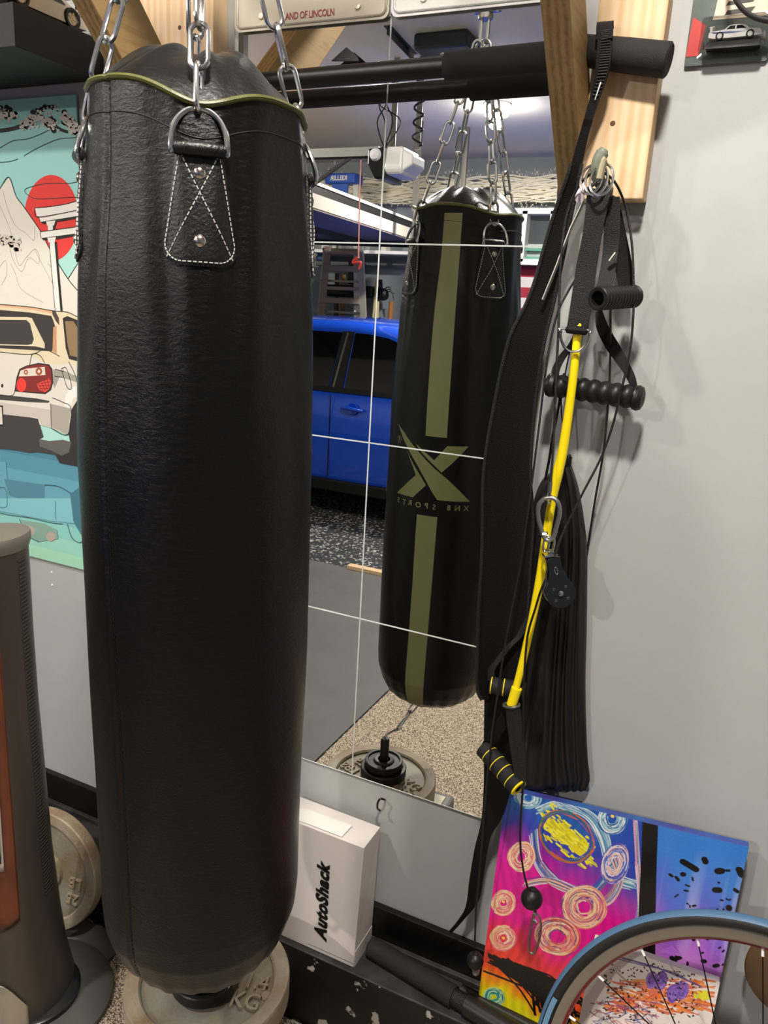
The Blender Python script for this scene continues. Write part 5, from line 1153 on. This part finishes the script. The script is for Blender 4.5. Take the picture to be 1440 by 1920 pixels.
for sd in (1,-1):
    win([(-1.80,.955),(-1.10,.945),(-1.08,1.30),(-1.42,1.27),(-1.62,1.15)],'quarter_window',M_cg,.010,sd)
    win([(-1.02,.945),(-.06,.945),(-.02,1.335),(-.98,1.325)],'rear_door_window',M_cg,.010,sd)
    win([(.07,.945),(1.02,.95),(.80,1.13),(.56,1.25),(.36,1.315),(.20,1.335),(.09,1.337)],'front_door_window',M_cg,.010,sd)
    win([(-1.9,.915),(1.15,.915),(1.10,.948),(-1.85,.948)],'belt_moulding',M_ct,.016,sd)
    win([(-.050,.93),(.058,.93),(.082,1.345),(-.014,1.343)],'pillar_trim',M_ct,.014,sd)
    win([(-.022,.95),(-.008,.95),(.040,1.335),(.026,1.335)],'pillar_strip',M_steel,.019,sd)
    y_=yc+sd*(CW/2)
    MB().box((BXp,yc+sd*(CW/2-.012),.235),(2.5,.05,.085)).build('sill',M_ct,car,smooth=False,bev=.01)
    MB().box((BXp-.01,yc+sd*(CW/2-.002),.60),(.006,.006,.60)).build('door_seam',M_ct,car,smooth=False)
    for dx in (-1.05,1.12): MB().box((BXp+dx,yc+sd*(CW/2-.004),.60),(.006,.006,.55)).build('door_seam',M_ct,car,smooth=False)
    for dx in (.17,-.87):
        hc_=V(BXp+dx,yc+sd*(CW/2-.006),.812)
        MB().lathe(hc_,(0,sd,0),[(.0001,-.004),(.030,.002),(.040,.006),(.044,.002)],24).build('handle_cup',M_cb,car)
        MB().tube([hc_+V(-.085,sd*.008,.004),hc_+V(-.06,sd*.024,.004),hc_+V(0,sd*.03,.003),hc_+V(.06,sd*.024,.0),hc_+V(.085,sd*.008,-.002)],[.010,.013,.014,.013,.010],12).build('door_handle',M_cb,car)
    for wx in (-1.28,1.33):
        c=V(BXp+wx,yc+sd*(CW/2-.09),.31)
        MB().lathe(c,(0,sd,0),[(.20,.07),(.22,.095),(.29,.10),(.31,.08),(.31,-.10),(.20,-.10)],48).build('tyre',M_rubber,car)
        MB().lathe(c,(0,sd,0),[(.0001,.075),(.05,.08),(.06,.06),(.15,.055),(.20,.085),(.21,.08),(.205,-.05)],40).build('wheel_disc',mat('alloy','#a0905c',.3,.8),car)
        MB().lathe(V(c.x,yc+sd*(CW/2-.02),.33),(0,sd,0),[(.335,-.05),(.35,.026),(.325,.028),(.322,-.05)],48,a0=0,a1=2*PI).build('arch_trim',M_ct,car)
    MB().tube([V(BXp+.93,y_-sd*.02,.97),V(BXp+.98,y_+sd*.09,.99),V(BXp+.97,y_+sd*.18,1.0)],[.03,.07,.06],12,flat=.8).build('door_mirror',M_cb,car)
wsx=[(.40,1.375),(1.28,.96)]
MB().hexa([V(BXp+.43,yc-.50,1.392),V(BXp+.43,yc+.50,1.392),V(BXp+1.32,yc+.66,.985),V(BXp+1.32,yc-.66,.985)],[V(BXp+.44,yc-.50,1.404),V(BXp+.44,yc+.50,1.404),V(BXp+1.33,yc+.66,.997),V(BXp+1.33,yc-.66,.997)]).build('windscreen',M_cg,car,smooth=False)
MB().hexa([V(BXp-1.97,yc-.58,.98),V(BXp-1.97,yc+.58,.98),V(BXp-1.55,yc+.5,1.33),V(BXp-1.55,yc-.5,1.33)],[V(BXp-1.985,yc-.58,.985),V(BXp-1.985,yc+.58,.985),V(BXp-1.565,yc+.5,1.345),V(BXp-1.565,yc-.5,1.345)]).build('rear_window',M_cg,car,smooth=False)
for s in (-1,1):
    MB().box((Fx-.09,yc+s*.55,.62),(.14,.34,.13)).build('headlamp',mat('lamp_glass','#b8c0c8',.1,coat=1),car,bev=.03,smooth=False)
    MB().box((Rx+.05,yc+s*.62,.78),(.08,.24,.14)).build('tail_lamp',mat('tail_red','#8c1414',.2,coat=1),car,bev=.02,smooth=False)
# --- overhead storage platform
RX,RYa,RYb,RZ=-2.21,-1.75,-5.30,2.10
rk=thing('overhead_rack','large overhead storage platform with pale edge board hanging from the garage ceiling','storage rack',(RX,-5.0,RZ))
M_und=mat('rack_underside','#6d625c',.6,var=.15,vscale=3); M_edge2=mat('rack_edge_paint','#b9b3a6',.5)
MB().box(((RX-4.6)/2,(RYa+RYb)/2,RZ+.01),(4.6+RX,RYa-RYb,.02)).build('deck',M_und,rk,smooth=False)
MB().box((RX-.01,(RYa+RYb)/2,RZ+.055),(.03,RYa-RYb,.085)).build('edge_board',M_edge2,rk,smooth=False)
MB().box((RX-.03,(RYa+RYb)/2,RZ+.125),(.04,RYa-RYb,.045)).build('dark_rail',M_ct,rk,smooth=False)
MB().box((RX-.03,(RYa+RYb)/2,RZ+.165),(.05,RYa-RYb,.02)).build('top_lip',mat('rack_lip','#d6cfc4',.5),rk,smooth=False)
MB().box(((RX-4.6)/2,RYb-.02,RZ+.0),(4.5+RX,.05,.09)).build('end_beam',mat('rack_beam_dark','#1b1b1d',.5),rk,smooth=False)
for x in (-4.4,-2.0):
    for y in (-2.0,-4.6): MB().box((x,y,(RZ+ZC)/2+.08),(.04,.04,ZC-RZ-.17)).build('hanger_post',M_steel,rk,smooth=False)
for x in (-2.7,-3.6): MB().box((x,(RYa+RYb)/2,RZ-.02),(.05,RYa-RYb-.1,.04)).build('cross_bearer',mat('rack_beam_dark','#1b1b1d',.5),rk,smooth=False)
rk.rotation_euler=(0,0,-.082)
# --- garage door opener, rail, door arm, release cord
oc=(Q(742,306,-3.2)); go=thing('garage_opener','white and black garage door opener unit hanging from the ceiling by slotted straps','opener',tuple(oc))
oa=Q(705,330,-3.2); ob_=Q(786,292,-3.2); xa,xb=oa.x,ob_.x; zb_,zt_=oc.z-.075,oc.z+.07
bo=MB(); sec=[(-.13,zb_+.02),(-.11,zb_-.005),(.11,zb_-.005),(.13,zb_+.02),(.12,zt_),(-.12,zt_)]
bo.prism([V(xa+.11,oc.y+a,b) for a,b in sec],(xb-xa-.16,0,0)); bo.build('white_cover',M_white,go,smooth=False,bev=.02)
bo=MB(); bo.hexa([V(xb-.07,oc.y-.12,zb_),V(xb-.07,oc.y+.12,zb_),V(xb-.07,oc.y+.12,zt_-.01),V(xb-.07,oc.y-.12,zt_-.01)],[V(xb,oc.y-.09,zb_+.05),V(xb,oc.y+.09,zb_+.05),V(xb,oc.y+.09,zt_-.04),V(xb,oc.y-.09,zt_-.04)]); bo.build('cover_nose',M_white,go,smooth=False,bev=.01)
MB().prism([V(xa,oc.y+.125,zt_-.01),V(xa,oc.y+.125,zb_+.05),V(xa+.05,oc.y+.125,zb_-.03),V(xa+.12,oc.y+.125,zb_-.03),V(xa+.125,oc.y+.125,zt_)],(0,-.25,0)).build('black_end',M_bk,go,smooth=False,bev=.01)
bl=MB().lathe(V(xa+.055,oc.y+.10,zt_-.045),(0,1,0),[(.0001,.0),(.028,.006),(.036,.03),(.028,.052),(.0001,.06)],24); bl.build('light_bulb',mat('opal_bulb','#e8e6ea',.3),go)
for dx in (.10,.26):
    MB().box((xa+dx,oc.y,(zt_+ZC)/2),(.035,.004,ZC-zt_)).build('slotted_strap',M_steel,go,smooth=False)
an=thing('ceiling_angle','slotted dark steel angle screwed to the ceiling above the garage opener','angle bar',(xa+.1,oc.y,ZC))
a_=QZ(726,60,ZC-.03); b2=QZ(775,112,ZC-.03)
MB().bar(V(a_.x,a_.y,ZC-.02),V(b2.x,b2.y,ZC-.02),.004,.04).build('web',M_ct,an,smooth=False); MB().bar(V(a_.x,a_.y,ZC-.002),V(b2.x,b2.y,ZC-.002),.04,.004).build('flange',M_ct,an,smooth=False)
cw=thing('coiled_cord','black coiled cord hanging beside the opener strap under the garage ceiling','cord',(xa+.27,oc.y,ZC))
pts=[V(xa+.27+.030*math.cos(k*.55),oc.y+.03+.02*math.sin(k*.55),ZC-.01-k*(ZC-zt_-.02)/70) for k in range(71)]
MB().tube(pts,.006,6).build('cord',M_ct,cw)
wr_=MB(); 
for i in range(4): wr_.tube(smooth_path([V(xa+.05+.03*i,oc.y+.05,ZC-.12),V(xa+.08-.05*(i%2),oc.y+.07,ZC-.25),V(xa+.02+.05*i,oc.y+.06,ZC-.35),V(xa+.07,oc.y+.05,zt_)],5),.004,5)
tag(wr_.build('wire_bundle',M_ct),'tangle of black wires above the garage opener','wires')
ra=thing('opener_rail','long galvanised opener rail running away from the opener toward the garage door','rail',(xa-1.5,oc.y,zt_))
rz=Q(640,292,-3.2).z
MB().box(((xa-6.1)/2+.02,oc.y,rz+.015),(xa+6.1,.05,.05)).build('channel',mat('galvanised','#c3c8c4',.35,.6),ra,smooth=False)
MB().box(((xa-6.1)/2,oc.y,rz-.018),(xa+6.1,.03,.012)).build('lower_lip',M_ct,ra,smooth=False)
p_=Q(640,300,-3.15); q_=Q(568,368,-2.5)
da=thing('door_arm','black slotted door arm slanting down from the opener rail','bracket',tuple(p_))
MB().bar(p_+V(.06,.02,0),q_+V(-.02,.02,0),.05,.006,V(0,1,0)).build('arm',M_ct,da,smooth=False)
for t in (.12,.28,.62,.8): MB().lathe(p_.lerp(q_,t)+V(0,.026,0),(0,1,0),[(.0001,.006),(.010,.005),(.012,0)],10).build('bolt',M_chrome,da)
rc=thing('release_cord','thin red release cord with a knotted red handle hanging from the opener rail','cord',tuple(Q(675,300,-3.1)))
r0,r1,r2=Q(677,300,-3.1),Q(674,380,-3.1),Q(672,482,-3.1)
MB().tube([r0,r1,r2],.0038,6).build('cord',mat('pink_cord','#d98f84',.6),rc)
MB().tube(smooth_path([r2+V(0,0,.0),r2+V(-.03,0,-.02),r2+V(-.035,0,-.035),r2+V(.0,0,-.03),r2+V(.02,0,-.035),r2+V(.008,0,-.07)],5),.008,8).build('handle',mat('red_handle','#c04038',.5),rc)
# --- things on and by the far wall
FW=YF+.02
def fq(u,v,y=-5.9): return Q(u,v,y)
# bundled string lights (uncountable)
sl=MB(); rs=np.random.RandomState(3); x_a,x_b=fq(600,330).x-1.0,fq(1046,330).x+.6
for i in range(34):
    zc_=2.745-.0062*i+rs.randn()*.005; ph=rs.rand()*6
    sl.tube([V(x_a+(x_b-x_a)*k/70,-5.98+.012*(i%3)+rs.randn()*.005,zc_+.018*math.sin(k*.5+ph)+rs.randn()*.004-.02*math.sin(PI*k/70)) for k in range(71)],.0085,5)
for i in range(420):
    x=x_a+(x_b-x_a)*rs.rand(); z=2.64+(.11 if rs.rand()>.5 else -.13)+.02*rs.randn(); d=V((rs.rand()-.5)*.02,.01,(1 if z>2.64 else -1)*(.008+.012*rs.rand())); sl.tube([V(x,-5.96,z),V(x,-5.96,z)+d],.0035,4)
o=sl.build('string_light_bundle',mat('string_lights','#f2ead0',.5)); o['kind']='stuff'; tag(o,'thick bundle of cream string lights strung along the far garage wall','string lights')
# blue ladder top
p1=fq(617,329,-5.55); p2=fq(673,345,-5.55); kl=thing('blue_ladder','blue-capped step ladder with white lettering standing behind the overhead platform','ladder',(p1.x,-5.55,0))
MB().box(((p1.x+p2.x)/2,-5.55,(p1.z+p2.z)/2),(p2.x-p1.x,.16,abs(p1.z-p2.z)+.01)).build('cap',mat('ladder_blue','#1c4fb4',.4),kl,smooth=False,bev=.01)
k=MB(); put_text(k,'KELLER',V((p1.x+p2.x)/2-.01,-5.467,(p1.z+p2.z)/2),(-1,0,0),(0,0,1),.055,bold=.002); k.build('lettering',M_white,kl,smooth=False)
for x,s in ((p1.x+.03,-1),(p2.x-.03,1)): MB().bar(V(x,-5.55,p2.z),V(x+s*.16,-5.55,.02),.05,.03,V(0,1,0)).build('side_rail',mat('ladder_rail_white','#cfccc2',.5),kl,smooth=False)
for i in range(7): z=.3+i*.29; MB().box(((p1.x+p2.x)/2,-5.55,z),(p2.x-p1.x+.30-i*.04,.06,.02)).build('step',M_steel,kl,smooth=False)
pz=(fq(640,360,-5.55)); MB().box((pz.x+.02,-5.49,pz.z),(.16,.02,.12)).build('label_panel',mat('ladder_blue','#1c4fb4',.4),kl,smooth=False)
# brown weathered ladder in front of the wall
wl=thing('weathered_ladder','weathered brown step ladder standing behind the blue car','ladder',(fq(640,600,-5.5).x,-5.5,0))
M_wl=mat('weathered_wood','#958a80',.6,c2='#b08e7a',var=.4,vscale=9)
def q5(u,v): return Q(u,v,-5.5)
for (u0,v0,u1,v1,w) in ((615,462,602,600,.055),(676,462,682,600,.055)):
    a=q5(u0,v0); b=q5(u1,v1); d=(b-a); b=a+d*(a.z/(-d.z))*.995; MB().bar(a,b,w,.03,V(0,1,0)).build('side_rail',M_wl if u0<650 else mat('alu_rail','#b0aaa0',.45,.3),wl,smooth=False)
for (ul,ur,v,th_) in ((612,674,473,.03),(609,674,503,.05),(610,674,540,.03),(604,676,563,.05)):
    a=q5(ul,v); b=q5(ur,v+2); MB().bar(a,b,.06,th_).build('rung',M_wl,wl,smooth=False)
for i in range(3): 
    z=q5(604,563).z-.28*(i+1); MB().bar(V(q5(604,563).x-.03*(i+1),-5.5,z),V(q5(676,563).x+.02*(i+1),-5.5,z),.06,.05).build('rung',M_wl,wl,smooth=False)
# wall shelf, bins, tools
a=fq(596,474); b=fq(765,486); tag(MB().box(((a.x+b.x)/2,-5.92,(a.z+b.z)/2+.03),(b.x-a.x+.2,.30,.03)).build('wall_shelf',M_white,smooth=False),'white shelf board on the far garage wall behind the brown ladder','shelf')
tag(MB().box(((a.x+b.x)/2,-6.06,(a.z+b.z)/2-.05),(b.x-a.x+.2,.05,.10)).build('shelf_rail',mat('grey_rail','#6f7275',.5),smooth=False),'grey rail below the white shelf board on the far wall','rail')
for i,(u0,u1,v0,v1,c,lb_) in enumerate(((608,612,446,470,'#d9d6cc','slim cream carton standing on the far shelf, leftmost'),(628,634,442,470,'#d9d4c8','tall cream carton on the far shelf beside the ladder top'),(639,644,444,471,'#7d8184','narrow grey carton on the far shelf left of the cord'),(690,697,444,474,'#8c9194','grey carton on the far shelf right of the red cord'),(719,727,442,476,'#d0cdc2','cream carton on the far shelf right of the mirror seam'))):
    a=fq(u0,v0); b=fq(u1,v1); tag(MB().box(((a.x+b.x)/2,-5.9,a.z*.5+b.z*.5+.0),(b.x-a.x,.1,a.z-b.z)).build('shelf_carton',mat('carton_%d'%i,c,.6),smooth=False,bev=.003),lb_,'carton','cartons on the far shelf')
a=fq(595,466); b=fq(607,488); tag(MB().box(((a.x+b.x)/2,-5.95,(a.z+b.z)/2),(b.x-a.x,.1,a.z-b.z)).build('blue_tool_box',mat('tool_blue','#3f6590',.5),smooth=False,bev=.01),'small blue box on the wall left of the brown ladder','box')
a=fq(610,533); b=fq(705,560); tag(MB().box(((a.x+b.x)/2,-5.93,(a.z+b.z)/2),(b.x-a.x,.24,a.z-b.z)).build('black_bin',mat('bin_black','#101315',.4),smooth=False,bev=.02),'long black bin by the far wall behind the brown ladder','bin')
a=fq(655,490); b=fq(672,533); tag(MB().box(((a.x+b.x)/2,-5.95,(a.z+b.z)/2),(b.x-a.x,.15,a.z-b.z)).build('black_case',mat('bin_black','#101315',.4),smooth=False,bev=.01),'upright black case above the black bin on the far wall','case')
for u0,v0,u1,v1,c,r_,lb_ in ((632,512,630,600,'#4d3a2c',.022,'dark brown tool handle leaning behind the ladder, leftmost'),(645,515,642,600,'#8a6238',.022,'orange-brown tool handle behind the ladder, right of the dark one'),(668,570,669,600,'#3f6a3a',.02,'green tool handle at the lower right of the brown ladder'),(706,525,699,605,'#cdbb86',.012,'pale yellow pole leaning against the far wall, left of two'),(709,565,707,607,'#d8c88f',.012,'short pale pole beside the yellow one on the far wall'),(734,566,730,612,'#a8703a',.024,'orange wooden tool handle standing right of the trimmer')):
    a=fq(u0,v0,-5.85); b=fq(u1,v1,-5.85); d=b-a; b=a+d*(a.z/(-d.z))*.99
    tag(MB().tube([a,b],r_,10).build('tool_handle',mat('handle_'+c.strip('#'),c,.55)),lb_,'tool handle','tool handles by the far wall')
c=fq(717,552,-5.9); tr=thing('string_trimmer','black string trimmer head hanging on the far garage wall','trimmer',tuple(c))
MB().lathe(c,(0,1,.2),[(.0001,-.05),(.05,-.05),(.062,-.01),(.055,.04),(.03,.06),(.0001,.06)],24).build('motor_housing',M_ct,tr)
for i in range(3): MB().tube(smooth_path([c+V(.02,.03,.02*i),c+V(.09,.03,.03+.02*i),c+V(.14,.02,.01-.03*i)],5),.005,6).build('guard_wire',M_ct,tr)
MB().tube([c+V(-.02,0,.05),c+V(-.03,0,.14)],.02,10).build('grip',M_ct,tr)
# white frame, greenish panes and striped flag at the right of the reflection
a=fq(955,397,-5.95); b=fq(1070,403,-5.95)
wf=thing('white_frame_shelf','white framed shelf unit with glass panes at the right of the mirrors','shelf unit',(a.x+.5,-5.95,a.z-.8))
xl,xr=a.x-.15,b.x+.5; z1=a.z; z2=fq(1000,492,-5.95).z
MB().box(((xl+xr)/2,-5.95,z1),(xr-xl,.12,.05)).build('top_rail',M_white,wf,smooth=False); MB().box(((xl+xr)/2,-5.95,z2),(xr-xl,.12,.05)).build('bottom_rail',M_white,wf,smooth=False)
for x in (fq(984,440,-5.95).x,fq(1036,440,-5.95).x,xr,xl): MB().box((x,-5.95,(z1+z2)/2),(.045,.12,z1-z2)).build('upright',M_white,wf,smooth=False)
MB().box(((xl+xr)/2,-6.02,z1-.17),(xr-xl,.02,.20)).build('dark_pane',mat('dark_pane','#4a4d4f',.2),wf,smooth=False)
MB().box(((xl+xr)/2,-6.02,(z1-.27+z2)/2),(xr-xl,.02,z1-.27-z2)).build('pale_pane',mat('pale_pane','#aeb4b2',.25),wf,smooth=False)
for v in (468,484): z=fq(1010,v,-5.95).z; MB().box(((xl+xr)/2,-5.98,z),(xr-xl,.06,.022)).build('glass_shelf',mat('green_glass_edge','#5f9a86',.2),wf,smooth=False)
fl=thing('striped_flag','red and white striped flag hanging below the white framed shelf','flag',(fq(990,520,-6.05).x,-6.05,fq(990,570,-6.05).z))
z0=fq(990,500,-6.05).z; fx=fq(975,520,-6.05).x-.25
for i in range(7):
    zz0=z0-i*.093; MB().box((fx+.45,-6.055,zz0-.046),(.9,.006,.093)).build('stripe',mat('flag_red','#9c2438',.7) if i%2==0 else mat('flag_white','#cfcac6',.7),fl,smooth=False)
# ceiling box
c=QZ(838,90,ZC-.05); tag(MB().box((c.x,c.y,ZC-.04),(.30,.22,.08)).build('ceiling_box',mat('ceiling_box_black','#1c2126',.4),smooth=False,bev=.015),'black flat box fixed to the ceiling, reflected above the pull-up bar','box')
tag(MB().box((QZ(700,1068,.01).x,QZ(700,1068,.01).y+.03,.012),(.30,.05,.02)).build('timber_strip',M_pine,smooth=False),'short pale timber strip on the floor at the mat end, seen in the mirror','timber strip')
wi=MB(); c=Q(870,345,-5.5)
tg=thing('steel_post','slotted steel post hanging from the ceiling beyond the reflected bag','post',(Q(862,330,-4.9).x,-4.9,Q(862,372,-4.9).z))
for u in (860,872): 
    p=Q(u,300,-4.9); MB().box((p.x,-4.9,(ZC+1.85)/2),(.035,.03,ZC-1.85)).build('slotted_leg',M_steel,tg,smooth=False)
# ================================================================ LIGHTS
def area(name,loc,size,power,color=(1,.93,.84),target=None,shape='DISK'):
    l=bpy.data.lights.new(name,'AREA'); l.shape=shape; l.size=size; l.energy=power; l.color=color
    o=bpy.data.objects.new(name,l); COL.objects.link(o); o.location=loc
    d=(Vector(target)-Vector(loc)) if target else V(0,0,-1)
    o.rotation_euler=d.to_track_quat('-Z','Y').to_euler(); return o
def lamp(x,y,power,label,gl=.16,col=(1,.94,.87),r=.075):
    t=thing('ceiling_lamp',label,'lamp',(x,y,ZC),'ceiling lamps')
    MB().lathe((x,y,ZC),(0,0,-1),[(r*1.25,0),(r*1.25,.012),(r,.02)],32,cap=True).build('housing',M_white,t)
    g=mat('lamp_globe','#ffffff',.3,emit='#fff2df',estr=14)
    MB().lathe((x,y,ZC-.0195),(0,0,-1),[(r*.98,0),(r*.9,.02),(r*.6,.035),(r*.01,.04)],32).build('globe',g,t)
    area('lamp_light',(x,y,ZC-.075),.16,power,col)
    l=bpy.data.lights.new('lamp_glow','POINT'); l.energy=power*gl; l.color=col; l.shadow_soft_size=.05
    o=bpy.data.objects.new('lamp_glow',l); COL.objects.link(o); o.location=(x,y,ZC-.115)
lamp(-1.25,-4.28,84,'round bright ceiling lamp reflected in the top right mirror')
lamp(-3.7,-2.7,80,'round ceiling lamp above the overhead platform, hidden from the mirrors',.6)
lamp(.52,-1.12,44,'round ceiling lamp out of the picture above the camera')
lamp(-1.0,-1.7,30,'round ceiling lamp out of the picture above the tower fan')
w=bpy.data.worlds.new('world'); S.world=w; w.use_nodes=True; w.node_tree.nodes['Background'].inputs[0].default_value=(.9,.88,.86,1); w.node_tree.nodes['Background'].inputs[1].default_value=.03
S.view_settings.view_transform='Standard'; S.view_settings.look='None'; S.view_settings.gamma=1; S.view_settings.exposure=0.32
try: S.view_settings.use_curve_mapping=False
except Exception: pass
for o in S.objects:
    if o.type=='MESH' and o.parent is None and 'label' not in o and 'kind' not in o: print('UNTAGGED',o.name)
